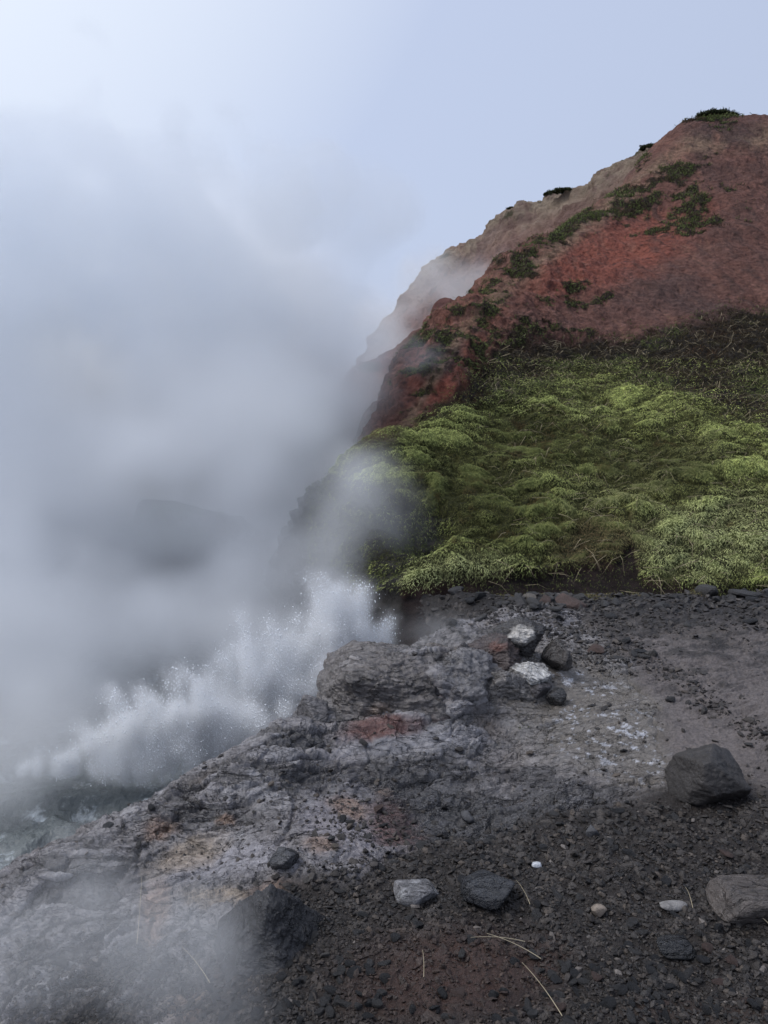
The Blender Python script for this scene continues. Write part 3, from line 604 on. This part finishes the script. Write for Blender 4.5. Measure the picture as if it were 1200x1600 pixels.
# middle spur, far bank and the green hump in the steam
mp = [P(*a) for a in [(712,480,20),(680,505,19),(650,532,18.2),(620,552,17.4),(597,574,16.8),(572,570,16),(553,590,15.6),(530,640,15),(500,690,14.5),(470,725,14.2),
      (660,590,15.5),(620,640,13.8),(600,690,12.6),(560,700,13.4),(640,650,13.2),(520,790,12),(420,850,11),(600,800,10.8),(360,825,11.2),(320,800,11),(280,789,10.8),(235,805,10.6),(200,832,10.4),(280,850,10),(400,900,9.6),(520,880,9.8),(600,880,9.5),(180,870,9.8),(100,900,9.6)]]
edge_back(mp, [(712,480,20),(680,505,19),(650,532,18.2),(620,552,17.4),(597,574,16.8),(572,570,16),(553,590,15.6),(530,640,15),(500,690,14.5)], -.8, .6, [(.8, -.6), (3, -3.5)])
edge_back(mp, [(320,800,11),(280,789,10.8),(235,805,10.6),(200,832,10.4)], 0, 1, [(1.2, -.7), (3, -1.2)])
mp += [(-1,8.8,-1.3),(-3,8.8,-1.5),(-5,9,-1.5),(-7,11,-1.3),(-6,15,-1.8),(1,8.5,-1),(-8,20,-2),(3,20,2),(3,14,1)]
def mdisp(X, Y, Z, px, py):
    n = fbm(X, Y, Z, 1.2, 4, .6, seed=301); r = fbm(X, Y, Z, 1.6, 5, .55, ridged=True, seed=302)
    return .35*r+.15*n-.1, dict(n=n, r=r)
def mcol(X, Y, Z, px, py, d, e):
    a = e['n']; c = np.zeros(X.shape+(3,))+np.array([.22, .11, .095])
    c = mixc(c, (.11, .06, .055), ss(0, .5, a)); c = mixc(c, (.05, .045, .05), .9*patch(px, py, 600, 652, 32, 24, -30, .4*a)); c = mixc(c, (.27, .18, .14), ss(.1, .5, -a)*.6)
    c = mixc(c, (.05, .055, .03), .85*np.maximum(patch(px, py, 575, 574, 16, 9, 0, .3*a), patch(px, py, 660, 535, 45, 18, -32, .5*a)))
    c = mixc(c, (.09, .085, .083), ss(700, 800, py)*.9); c = mixc(c, (.12, .17, .06), .9*patch(px, py, 275, 820, 90, 34, -5, .3*a)); c = mixc(c, (.10, .04, .035), .8*patch(px, py, 340, 822, 30, 18, 20, .3*a))
    return c
MH = hill_grid('hill', mp, -.60, .20, 620, 8.6, 26, 560, mdisp, mcol, M_FAR, 'pink and dark far bank of the hot spring half hidden in steam', floor=-2.2)
# ground sheet to the horizon
o = raw_mesh('terrain', [(-3000,8,-2.3),(3000,8,-2.3),(3000,4500,-2.3),(-3000,4500,-2.3)], [(0,1,2,3)], 4, surf_mat('valley_floor', .95, .1, ((.2,.4,5),), color=(.07,.065,.045), vscale=.2), smooth=False)
tag(o, 'valley floor beyond the spring', kind='structure')
# ------------------------------------------------------------------ moss fibres and stalks
def sample_cells(V, wt, n, rng):
    """n random points on a grid surface, chance by weight x area"""
    a = V[1:, :-1]-V[:-1, :-1]; b = V[:-1, 1:]-V[:-1, :-1]
    ar = np.linalg.norm(np.cross(a, b), axis=-1)*wt[:-1, :-1]
    cdf = np.cumsum(ar.ravel()); k = np.searchsorted(cdf, rng.rand(n)*cdf[-1]); i, j = np.unravel_index(np.minimum(k, ar.size-1), ar.shape)
    u = rng.rand(n, 1); v = rng.rand(n, 1)
    return V[i, j]*(1-u)*(1-v)+V[i+1, j]*u*(1-v)+V[i, j+1]*(1-u)*v+V[i+1, j+1]*u*v, i, j
def blades(name, pos, nrm, down, length, width, lift, col, mat, rng, curl=.5):
    """five-vertex curved blades: rise off the surface, then droop down-slope"""
    n = len(pos); side = np.cross(nrm, down); side /= np.linalg.norm(side, axis=1)[:, None]+1e-9
    ln = length[:, None]; wd = width[:, None]
    p0 = pos-nrm*.01
    p1 = pos+down*ln*.45+nrm*ln*lift[:, None]
    p2 = pos+down*ln*1.0+nrm*ln*lift[:, None]*(1-curl)*rng.uniform(.2, 1.3, (n, 1))
    V = np.stack([p0-side*wd, p0+side*wd, p1-side*wd*.8, p1+side*wd*.8, p2], 1).reshape(-1, 3)
    b = np.arange(n)[:, None]*5
    f = np.concatenate([b+np.array([0, 1, 3]), b+np.array([0, 3, 2]), b+np.array([2, 3, 4])])
    cc = np.repeat(col, 5, axis=0)
    return raw_mesh(name, V, f, 3, mat, {'Col': cc}, smooth=False)
rng = np.random.RandomState(5)
vis = ((H['px'] > 480) & (H['px'] < 1290) & (H['py'] > 120)).astype(float)
dist = H['V'][..., 1]
E_ = H['ex']
def dirs(nr, n, spread):
    dn = np.tile(np.array([[0, 0, -1.0]]), (n, 1)); dn = dn-(dn*nr).sum(1)[:, None]*nr; dn /= np.linalg.norm(dn, axis=1)[:, None]+1e-6
    sdv = np.cross(nr, dn); dn = dn+sdv*rng.normal(0, spread, (n, 1)); return dn/np.linalg.norm(dn, axis=1)[:, None]
# green moss
n = 420000
pos, i, j = sample_cells(H['V'], vis*(E_['g']+.25*(E_['h']*(H['py'] > 560)))*(7/dist)**1.2, n, rng)
nr = H['N0'][i, j]*.6+H['N'][i, j]*.4; nr /= np.linalg.norm(nr, axis=1)[:, None]
fl = fbm(*pos.T, .9, 3, seed=401)[:, None]; fl2 = fbm(*pos.T, .25, 3, seed=402)[:, None]
down = dirs(nr, n, .7); down += np.array([[-1, 0, 0]])*(.25+.9*fl); down -= (down*nr).sum(1)[:, None]*nr; down /= np.linalg.norm(down, axis=1)[:, None]
l1 = E_['l1'][i, j]; l2 = E_['l2'][i, j]; px_, py_ = H['px'][i, j], H['py'][i, j]
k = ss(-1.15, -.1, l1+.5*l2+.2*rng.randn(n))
c = np.zeros((n, 3))+np.array([.085, .085, .028]); c = mixc(c, (.56, .62, .20), k)  # shading painted by relief: dark creases, bright lump tops
pale = np.clip(np.maximum(patch(px_, py_, 700, 900, 110, 35, -12, .3*fl[:, 0]), patch(px_, py_, 1120, 840, 140, 60, -12, .4*fl2[:, 0])), 0, 1)
c = mixc(c, (.60, .63, .30), pale*(.3+.7*k)*.85); c = mixc(c, (.24, .22, .12), .8*patch(px_, py_, 1000, 745, 120, 40, -20, .6*fl2[:, 0])*k)
dark = np.maximum(patch(px_, py_, 760, 770, 120, 75, 25, .5*fl[:, 0]), patch(px_, py_, 900, 700, 170, 40, 10, 1.0*fl[:, 0]))
c = mixc(c, (.075, .075, .025), .65*dark); c = mixc(c, (.085, .05, .022), .7*ss(.35, .6, fl2[:, 0]+.3*dark))
c = mixc(c, (.14, .10, .055), .8*patch(px_, py_, 930, 850, 75, 45, -10, .5*fl2[:, 0]))
c *= rng.uniform(.7, 1.3, (n, 1))
Y_ = pos[:, 1]
o = blades('moss', pos, nr, down, rng.uniform(.02, .055, n)*(Y_/7.5)**.5, .0018*(Y_/7)**.8*rng.uniform(.7, 1.4, n), rng.uniform(.06, .30, n), c, M_MOSS, rng)
tag(o, 'shaggy green and yellow moss draped over the foot of the slope', 'moss', kind='stuff')
# brown heath and dark tufts
n = 130000
wt = np.maximum(E_['h']*(1-E_['g']), E_['t']*(1-E_['g'])*1.2)+.35*(1-E_['lip'])*(py_.min()*0+1)*(H['py'] > 870)*(H['px'] > 720)*.6
pos, i, j = sample_cells(H['V'], vis*wt*(12/dist)**1.3, n, rng)
nr = H['N'][i, j]; down = dirs(nr, n, .8)
q = fbm(*pos.T, .8, 4, seed=411); onred = (E_['h'][i, j] < .4)
gz = ss(60, 0, wsd(H['px'][i, j], H['py'][i, j], [(480,730),(600,703),(700,665),(800,628),(900,600),(1000,600),(1200,690),(1300,700)])*-1)
c = np.zeros((n, 3))+np.array([.055, .042, .024]); c = mixc(c, (.11, .13, .045), ss(-.05, .35, q+.35*gz+.55*onred-.1)); c = mixc(c, (.085, .05, .03), ss(.1, .5, -q)*.8)
c *= rng.uniform(.5, 1.5, (n, 1)); Y_ = pos[:, 1]
o = blades('ground_cover', pos, nr, down, rng.uniform(.03, .08, n)*(Y_/12)**.7, .0035*(Y_/12)**.9*rng.uniform(.7, 1.4, n), rng.uniform(.3, .9, n), c, M_MOSS, rng)
tag(o, 'brown heath and dark green tufts on the red slope', 'ground cover', kind='stuff')
# pale dry stalks caught in the heath and moss
n = 1500
pos, i, j = sample_cells(H['V'], vis*np.maximum(E_['h']*1.0, 0)*(1-.75*E_['g'])*(H['px'] > 760)*(10/dist)**2, n, rng)
nr = H['N0'][i, j]; down = dirs(nr, n, 1.6); c = np.array([[.30, .25, .16]])*rng.uniform(.5, 1.3, (n, 1))
o = blades('dry_grass', pos+nr*.04, nr, down, rng.uniform(.12, .35, n), .0028*(pos[:, 1]/10)**.8*np.ones(n), rng.uniform(.05, .35, n), c, M_MOSS, rng, curl=.9)
tag(o, 'pale dry grass stalks lying on the brown heath', 'dry grass', kind='stuff')

# shreds of dead moss spilling over the mud below the lip
n = 26000; px_ = rng.uniform(640, 1230, n); gy = np.exp(rng.uniform(math.log(5.7), math.log(6.7), n)); gx = (px_-600)/F*1.02*gy; gz, gn, _s = ground_z(gx, gy)
keep = fbm(gx, gy, 0*gx, .30, 4, .6, seed=430) > .02+ss(918, 960, proj(gx, gy, gz)[1])*.6; gx, gy, gz, gn = gx[keep], gy[keep], gz[keep], gn[keep]; n = len(gx)
c = np.zeros((n, 3))+np.array([.06, .05, .025]); c = mixc(c, (.30, .30, .12), rng.rand(n)**2); c = mixc(c, (.20, .14, .07), rng.rand(n)**3)
o = blades('moss', np.stack([gx, gy, gz], 1), gn, dirs(np.array(gn), n, 1.5), rng.uniform(.02, .06, n), np.full(n, .0018), rng.uniform(.1, .5, n), c, M_MOSS, rng)
tag(o, 'torn olive and brown moss shreds lying on the mud below the lip', 'moss', kind='stuff')
# heather clumps on the skyline, a moss tuft in the rock, single dry stalks
def clump(name, loc, r, hgt, nbl, c0, c1, label, cat, seed, wd=.004):
    g = np.random.RandomState(seed); v = g.normal(size=(nbl, 3)); v /= np.linalg.norm(v, axis=1)[:, None]; v[:, 2] = np.abs(v[:, 2])
    lob = .75+.5*fbm(*(v*1.3).T, .6, 3, seed=seed)
    pos = v*np.array([r[0], r[1], hgt])*(lob*g.uniform(.75, 1, nbl))[:, None]
    dn = g.normal(size=(nbl, 3)); dn -= (dn*v).sum(1)[:, None]*v; dn /= np.linalg.norm(dn, axis=1)[:, None]
    c = np.array(c0)+(np.array(c1)-np.array(c0))*g.rand(nbl, 1)
    s_ = max(r)
    o = blades(name, pos, v, dn, g.uniform(.05, .14, nbl)*s_, np.full(nbl, wd), g.uniform(.3, .9, nbl), c, M_MOSS, g); o.location = loc; tag(o, label, cat); return o
def hill_at(G_, px, py):
    d = (G_['px']-px)**2+(G_['py']-py)**2; k = np.unravel_index(np.argmin(d), d.shape); return tuple(float(q) for q in G_['V'][k])
def sky_at(G_, px, back=.0):             # the skyline point of a hill at picture column px
    m_ = np.abs(G_['px']-px) < 6; yy_ = np.where(m_, G_['py'], 9e9); k = np.unravel_index(np.argmin(yy_), yy_.shape); v_ = G_['V'][k]; return (float(v_[0]), float(v_[1]), float(v_[2])-.05)
DK, DG = (.018, .02, .012), (.05, .06, .022)
clump('heather_clump', sky_at(H, 1118), (.75, .5), .06, 2600, DK, DG, 'wide dark heather cap on the summit of the red hill', 'heather', 1, .012)
clump('heather_clump', sky_at(FH, 1008), (.36, .4), .14, 1600, DK, DG, 'dark rounded heather clump on the skyline just left of the summit', 'heather', 2, .014)
clump('heather_clump', sky_at(FH, 880), (.7, .4), .08, 1500, DK, DG, 'long low dark heather clump along the sandy skyline', 'heather', 3, .014)
clump('heather_clump', sky_at(FH, 852), (.22, .3), .14, 900, DK, DG, 'small dark heather knob left of the long low skyline clump', 'heather', 4, .014)
clump('heather_clump', sky_at(FH, 795), (.3, .3), .07, 700, DK, DG, 'lowest thin dark heather clump on the sandy skyline', 'heather', 5, .014)
x_, y_, z_ = P(818, 1140, 3.63)
clump('moss_tuft', (x_, y_, z_-.03), (.055, .05), .06, 1500, (.03, .032, .018), (.12, .13, .05), 'small dark green moss tuft in a hole below the crusted rock pile', 'moss tuft', 6, .0016)
def stalk(px0, py0, px1, py1, label, r=.0014):
    a = np.array(on_ground(px0, py0))+[0, 0, .012]; b_ = np.array(on_ground(px1, py1))+[0, 0, .03]; n = 10; t = np.linspace(0, 1, n)
    mid = (a+b_)/2+np.array([.004, .004, .012]); pts = np.outer((1-t)**2, a)+np.outer(2*t*(1-t), mid)+np.outer(t*t, b_)
    d = b_-a; d /= np.linalg.norm(d); s1 = np.cross(d, [0, 0, 1]); s1 /= np.linalg.norm(s1); s2 = np.cross(s1, d); V = []
    for i in range(n):
        for k in range(5):
            an = k*2*math.pi/5; V.append(pts[i]+(s1*math.cos(an)+s2*math.sin(an))*r*(1-.6*t[i]))
    f = [(i*5+k, i*5+(k+1) % 5, (i+1)*5+(k+1) % 5, (i+1)*5+k) for i in range(n-1) for k in range(5)]
    o = raw_mesh('dry_stalk', V, f, 4, M_MOSS, {'Col': np.tile([[.42, .36, .25]], (n*5, 1))}); tag(o, label, 'grass stalk')
stalk(878, 1598, 815, 1524, 'long straight dry stalk pointing up from the bottom edge of the gravel')
stalk(845, 1505, 760, 1478, 'pale dry stalk lying flat on the bare reddish earth')
stalk(820, 1478, 735, 1482, 'short dry stalk lying level above the bare reddish earth', .0012)
stalk(828, 1420, 806, 1392, 'thin dry stalk beside the black blocky rock', .001)
stalk(1082, 1425, 1070, 1400, 'thin dry stalk above the pale oblong stone', .001)
stalk(662, 1533, 660, 1500, 'short upright dry stalk left of the bare reddish earth', .001)
stalk(214, 1480, 222, 1385, 'tall thin dry stalk in the steam left of the veiled pyramid rock', .0011)
stalk(330, 1545, 285, 1500, 'bent dry stalk in the steam below the veiled pyramid rock', .0011)
stalk(1200, 1452, 1172, 1443, 'yellowish dry stalk below the flat brown grey rock', .0013)
# ------------------------------------------------------------------ pool, boiling water
wm = bpy.data.materials.new('spring_water'); wm.use_nodes = True; b = wm.node_tree.nodes['Principled BSDF']; N = wm.node_tree.nodes; L = wm.node_tree.links
b.inputs['Base Color'].default_value = (.12, .135, .135, 1); b.inputs['Roughness'].default_value = .12; b.inputs['IOR'].default_value = 1.33
tcn = N.new('ShaderNodeTexCoord'); nn = N.new('ShaderNodeTexNoise'); nn.inputs['Scale'].default_value = 9; nn.inputs['Detail'].default_value = 5
L.new(tcn.outputs['Object'], nn.inputs['Vector']); bpn = N.new('ShaderNodeBump'); bpn.inputs['Distance'].default_value = .08
L.new(nn.outputs['Fac'], bpn.inputs['Height']); L.new(bpn.outputs[0], b.inputs['Normal'])
fo = N.new('ShaderNodeTexNoise'); fo.inputs['Scale'].default_value = 3.5; fo.inputs['Detail'].default_value = 8; fo.inputs['Roughness'].default_value = .7
L.new(tcn.outputs['Object'], fo.inputs['Vector']); cr = N.new('ShaderNodeValToRGB'); cr.color_ramp.elements[0].position = .55; cr.color_ramp.elements[0].color = (.12,.135,.135,1)
cr.color_ramp.elements[1].position = .70; cr.color_ramp.elements[1].color = (.6,.65,.68,1); L.new(fo.outputs['Fac'], cr.inputs[0]); L.new(cr.outputs[0], b.inputs['Base Color'])
xs = np.linspace(-9, 1.5, 260); ys = np.linspace(2.2, 9.5, 220); Yw, Xw = np.meshgrid(ys, xs, indexing='ij')
sp_c = P(400, 1150, 5.4); r_ = np.hypot((Xw-sp_c[0]), (Yw-sp_c[1]))
Zw = -1.25+.10*fbm(Xw, Yw, 0*Xw, .5, 5, .6, ridged=True, seed=801)*(1+1.5*np.exp(-(r_/1.6)**2))
o = raw_mesh('water', np.stack([Xw, Yw, Zw], -1).reshape(-1, 3), gridfaces(220, 260), 4, wm); tag(o, 'churning grey green hot spring water', kind='structure')
rng = np.random.RandomState(77)
dm = bpy.data.materials.new('white_water_drops'); dm.use_nodes = True; b = dm.node_tree.nodes['Principled BSDF']
b.inputs['Base Color'].default_value = (.9, .93, .96, 1); b.inputs['Roughness'].default_value = .25; b.inputs['Subsurface Weight'].default_value = .3; b.inputs['Subsurface Radius'].default_value = (.02, .02, .02); b.inputs['IOR'].default_value = 1.33
# ballistic threads of drops: base pixel, apex pixel, distance, sideways spread px, threads
jets = [((528,1075),(537,893),5.5,24,90),((515,1085),(505,950),5.5,50,45),((560,1060),(578,955),5.5,40,30),((450,1120),(458,945),5.4,55,70),((410,1140),(420,1000),5.3,60,60),((340,1180),(345,1085),5.0,60,55),
        ((300,1190),(305,1035),5.0,40,40),((245,1210),(240,1060),4.9,50,45),((210,1225),(205,1130),4.9,60,30),((110,1210),(125,1150),4.9,70,12)]
d_ = np.array([(1,0,0),(-1,0,0),(0,1,0),(0,-1,0),(0,0,1),(0,0,-1)], float); f_ = np.array([(0,2,4),(2,1,4),(1,3,4),(3,0,4),(2,0,5),(1,2,5),(3,1,5),(0,3,5)])
CT, SZ, MIST = [], [], []
for (bx_, by_), (ax_, ay_), Y0, sprd, nth in jets:
    for k in range(nth):
        b0_ = np.array(P(bx_+rng.normal(0, sprd*.7), by_, Y0)); hmax = P(ax_, ay_, Y0)[2]-b0_[2]
        hh = hmax*(rng.beta(2.2, 1.6) if k > 2 else rng.uniform(.9, 1.0)); vz = math.sqrt(2*9.8*hh); vx = rng.normal(0, .38)*(1 if k > 2 else .3)+(ax_-bx_)*Y0/F/(vz/9.8)*.6; vy = rng.normal(0, .25)
        m_ = int(rng.uniform(900, 1600)); t0 = rng.uniform(.15, .75); t = t0+rng.normal(0, .16, m_); t = np.clip(t, .02, 1.25)*vz/9.8
        p = b0_+np.stack([vx*t, vy*t, vz*t-4.9*t*t], 1)+rng.normal(0, 1, (m_, 3))*(.012+.035*(t*9.8/vz)[:, None])
        MIST.append(p); q_ = rng.rand(m_) < .2; CT.append(p[q_]); SZ.append((.0014)+.0050*rng.rand(int(q_.sum()))**5)
MIST = np.concatenate(MIST); CT = np.concatenate(CT); SZ = np.concatenate(SZ); cnt = len(CT)
sc3 = np.stack([SZ*rng.uniform(.7, 1.2, cnt), SZ, SZ*rng.uniform(1, 2.2, cnt)], 1)
VV = (d_[None]*sc3[:, None]+CT[:, None]).reshape(-1, 3); FF = (f_[None]+(np.arange(cnt)*6)[:, None, None]).reshape(-1, 3)
o = raw_mesh('splashing_water', VV, FF, 3, dm); tag(o, 'white jets and drops of boiling water leaping from the spring', 'boiling water', kind='stuff')
# ------------------------------------------------------------------ steam: density grids
def steam_mat(name, col, aniso=0.2):
    m = bpy.data.materials.new(name); m.use_nodes = True; nt = m.node_tree; nt.nodes.remove(nt.nodes['Principled BSDF'])
    pv = nt.nodes.new('ShaderNodeVolumePrincipled'); nt.links.new(pv.outputs[0], nt.nodes['Material Output'].inputs['Volume'])
    pv.inputs['Color'].default_value = (*col, 1); pv.inputs['Density'].default_value = 1; pv.inputs['Anisotropy'].default_value = aniso
    return m
def density_volume(name, D, bmin, vs, mat):
    n = D.shape; me = bpy.data.meshes.new(name); me.vertices.add(D.size)
    a = me.attributes.new('dens', 'FLOAT', 'POINT'); a.data.foreach_set('value', np.ascontiguousarray(D, np.float32).ravel())
    ob = bpy.data.objects.new(name, me); C.objects.link(ob)
    ng = bpy.data.node_groups.new(name, 'GeometryNodeTree')
    ng.interface.new_socket('Geometry', in_out='INPUT', socket_type='NodeSocketGeometry'); ng.interface.new_socket('Geometry', in_out='OUTPUT', socket_type='NodeSocketGeometry')
    N_ = ng.nodes; L = ng.links; gi = N_.new('NodeGroupInput'); go = N_.new('NodeGroupOutput'); pos = N_.new('GeometryNodeInputPosition')
    def vm(op, a, b=None):
        m = N_.new('ShaderNodeVectorMath'); m.operation = op
        for i, v in enumerate((a, b)):
            if v is None: continue
            if isinstance(v, tuple): m.inputs[i].default_value = v
            else: L.new(v, m.inputs[i])
        return m.outputs[0]
    p = vm('FLOOR', vm('ADD', vm('MULTIPLY', vm('SUBTRACT', pos.outputs[0], tuple(bmin)), (1/vs,)*3), (.5, .5, .5)))
    sep = N_.new('ShaderNodeSeparateXYZ'); L.new(p, sep.inputs[0])
    def im(op, a, b):
        m = N_.new('FunctionNodeIntegerMath'); m.operation = op
        for i, v in enumerate((a, b)):
            if isinstance(v, int): m.inputs[i].default_value = v
            else: L.new(v, m.inputs[i])
        return m.outputs[0]
    ix = im('ADD', im('MULTIPLY', im('ADD', im('MULTIPLY', sep.outputs[0], n[1]), sep.outputs[1]), n[2]), sep.outputs[2])
    na = N_.new('GeometryNodeInputNamedAttribute'); na.data_type = 'FLOAT'; na.inputs['Name'].default_value = 'dens'
    si = N_.new('GeometryNodeSampleIndex'); si.data_type = 'FLOAT'; si.domain = 'POINT'; si.clamp = True
    L.new(gi.outputs[0], si.inputs['Geometry']); L.new(na.outputs[0], si.inputs['Value']); L.new(ix, si.inputs['Index'])
    vc = N_.new('GeometryNodeVolumeCube'); L.new(si.outputs[0], vc.inputs['Density']); vc.inputs['Min'].default_value = tuple(bmin)
    vc.inputs['Max'].default_value = tuple(b+(k-1)*vs for b, k in zip(bmin, n))
    for nm, k in zip(('Resolution X', 'Resolution Y', 'Resolution Z'), n): vc.inputs[nm].default_value = k
    sm = N_.new('GeometryNodeSetMaterial'); sm.inputs['Material'].default_value = mat
    L.new(vc.outputs[0], sm.inputs[0]); L.new(sm.outputs[0], go.inputs[0])
    md = ob.modifiers.new('grid', 'NODES'); md.node_group = ng; me.materials.append(mat)
    return ob
def vnoise_grid(n, vs, wl, seed, shift=(0, 0, 0)):     # smooth value noise on a grid, separable upsampling
    r = np.random.RandomState(seed); M = []
    for k in n:
        m = int(k*vs/wl)+4; x = np.arange(k)*vs/wl+r.rand(); i = np.floor(x).astype(int); f = x-i
        W = np.zeros((k, m+2), np.float32); a = np.arange(k)
        W[a, i] += (1-f)**3/6; W[a, i+1] += (3*f**3-6*f**2+4)/6; W[a, i+2] += (-3*f**3+3*f**2+3*f+1)/6; W[a, i+3] += f**3/6
        M.append(W)
    Rn = r.normal(size=tuple(w.shape[1] for w in M)).astype(np.float32)
    t = np.tensordot(M[0], Rn, (1, 0)); t = np.einsum('jb,ibc->ijc', M[1], t, optimize=True); return np.einsum('kc,ijc->ijk', M[2], t, optimize=True)
def fbm_grid(n, vs, wl, o, seed, gain=.66):
    s = 0; a = 1
    for k in range(o):
        if wl < vs*1.5: break
        s = s+a*vnoise_grid(n, vs, wl, seed+k); a *= gain; wl *= .5
    return s*1.1
def build_steam(name, label, bmin, bmax, vs, blobs, wl, mat, seed, amp=.45, extra=None, dmax=None):
    n = tuple(int((b-a)/vs)+1 for a, b in zip(bmin, bmax))
    X, Y, Z = [np.arange(k, dtype=np.float32)*vs+b for k, b in zip(n, bmin)]
    ns = fbm_grid(n, vs, wl, 5, seed); ns2 = fbm_grid(n, vs, wl*.4, 3, seed+50); D = np.zeros(n, np.float32)
    for (px, py, Y0, rx, ry, ryd, d, soft) in blobs:
        c = P(px, py, Y0); k = Y0/F; r = (rx*k, ryd, ry*k)
        q = np.sqrt(((X[:, None, None]-c[0])/r[0])**2+((Y[None, :, None]-c[1])/r[1])**2+((Z[None, None, :]-c[2])/r[2])**2)
        e_ = 1-q+amp*(ns2+.5*ns if r[0] < 1.0 and wl >= 1 else ns); t = np.clip(e_/soft, 0, 1); D += d*t*t*(3-2*t)
    if extra is not None:                # fine threads of spray counted into the grid, then softened a little
        Hh = np.histogramdd(extra, bins=n, range=[(b-vs/2, b+(k-.5)*vs) for b, k in zip(bmin, n)])[0].astype(np.float32)
        for ax_ in range(3):
            Hh = .5*Hh+.25*np.roll(Hh, 1, ax_)+.25*np.roll(Hh, -1, ax_)
        Hb = Hh
        for q_ in range(3):
            for ax_ in range(3): Hb = .5*Hb+.25*np.roll(Hb, 2, ax_)+.25*np.roll(Hb, -2, ax_)
        D += np.minimum((.85*Hh+.15*Hb)*1.5, 40)
    if dmax: D = dmax*(1-np.exp(-D/dmax))
    # fade at the grid's faces
    for ax_, k in enumerate(n):
        f = np.clip(np.minimum(np.arange(k), np.arange(k)[::-1])/6, 0, 1).astype(np.float32); sh = [1, 1, 1]; sh[ax_] = k; D *= f.reshape(sh)
    D[D < .004] = 0
    o = density_volume(name, D, bmin, vs, mat); tag(o, label, 'steam', kind='stuff'); return o
MS = steam_mat('steam', (.994, .9975, .9995), .0)
# (px, py, Y, half width px, half height px, half depth m, density, softness)
back = [(150,560,13,420,330,2.4,.9,.6),(-250,700,13,420,520,2.4,1,.6),(380,800,12,190,170,1.6,.7,.7),(430,560,14,150,200,1.8,.9,.7),(380,660,12,240,120,1.6,.9,.7)]
upper = [(-60,430,9,300,210,2.2,.9,.12),(110,300,9.5,170,115,1.8,.9,.11),(270,330,9.5,120,110,1.6,.9,.11),(330,270,9.6,90,80,1.2,.9,.11),(450,300,9.6,100,105,1.4,.9,.11),(565,360,9.8,95,105,1.1,.5,.45),(600,430,10.5,60,70,1.0,.25,.8),(250,470,9.5,290,150,2.0,.6,.4),(530,480,10,125,120,1.3,.7,.4)]
main = [(40,760,8,330,230,2.2,1.4,.8),(340,650,8.5,200,140,1.9,1.3,.7),(490,640,9.5,100,90,1.1,.9,.8),(60,980,6.6,280,200,1.4,2.4,.8),(320,960,7.2,230,110,1.1,2.2,.7),(400,835,8.7,200,90,.8,1.2,1.0),(310,870,7.9,190,85,.5,1.2,1.1),(535,830,6.9,130,150,.45,5.0,1.2),(440,770,8,120,90,.6,1.8,1.1),(460,880,7.2,170,120,.5,1.6,1.0),(530,925,6.8,130,70,.6,1.6,.9),(400,1030,6.6,180,100,.5,2.6,.9),(530,980,6.6,110,80,.4,2.4,.9),
        (535,710,9.6,80,80,.8,.8,1.0),(560,800,7.2,120,100,.5,1.0,1.0),(20,1180,4.9,190,120,.6,2.6,1.0),(260,850,8.2,260,110,.6,3.0,1.0),(100,1080,5.6,140,70,.4,2,1.1),(-200,700,8,300,500,2.6,1.4,.8)]
veil = [(690,985,5.2,100,38,.40,1.0,1.2),(570,740,7.3,90,80,.4,.9,1.2),(575,610,9.6,85,110,.7,.55,1.2),(590,660,11,70,60,.9,.30,1.2),(600,530,23,100,100,1.6,.6,1.0),(720,450,22,110,60,1.4,.45,1.0),(640,470,23,80,80,1.4,.45,1.0),(560,600,17.5,50,60,1.2,.35,1)]
MU = steam_mat('steam_aloft_shaded', (.90, .925, .955), .0)  # white steam tinted grey: its backlit shade is put into the colour
build_steam('steam', 'grey-shaded billowing head of the steam plume against the sky', (-8.5, 6.0, 1.2), (3.0, 13.0, 6.9), .06, upper, .9, MU, 905, amp=.47, dmax=1.1)
build_steam('steam', 'dense white steam rolling off the boiling pool', (-9.5, 3.6, -1.6), (1.2, 12.0, 4.6), .085, main, 1.2, MS, 900, amp=.36, dmax=4.0)
build_steam('steam', 'thin wisps of steam drifting across the hillside', (-2.0, 4.4, -1.2), (4.5, 25.5, 9.0), .11, veil, 1.0, MS, 915, amp=.45)
build_steam('steam', 'even bank of steam filling the valley behind the plume', (-14, 9.5, -2.2), (1.0, 17, 7.5), .2, back, 2.5, MS, 930, amp=.2)
spray = [(490,1060,5.5,75,65,.2,4,1.2),(440,1075,5.45,75,75,.20,4,1.2),(390,1110,5.35,85,80,.20,4,1.2),(310,1150,5.0,85,65,.20,3.5,1.2),(235,1180,4.9,75,60,.20,3,1.2),(150,1195,4.9,80,45,.3,1.5,1.2)]
build_steam('steam', 'brilliant white spray and mist thrown up by the boiling water', (-2.6, 4.3, -1.5), (.7, 6.2, .8), .018, spray, .22, steam_mat('white_spray', (.9998, .9998, .9998), 0), 970, amp=.5, extra=MIST)
near = [(60,1500,2.0,360,130,.35,.9,1.0),(330,1530,1.75,170,120,.25,.7,1.0),(-50,1400,2.4,250,80,.4,1.0,1.0),(100,1330,2.9,220,70,.3,.6,1.0)]
build_steam('steam', 'thin low veil of steam drifting over the rocks nearest the viewer', (-2.4, 1.0, -.7), (.2, 3.2, .9), .022, near, .32, MS, 950, amp=.6)
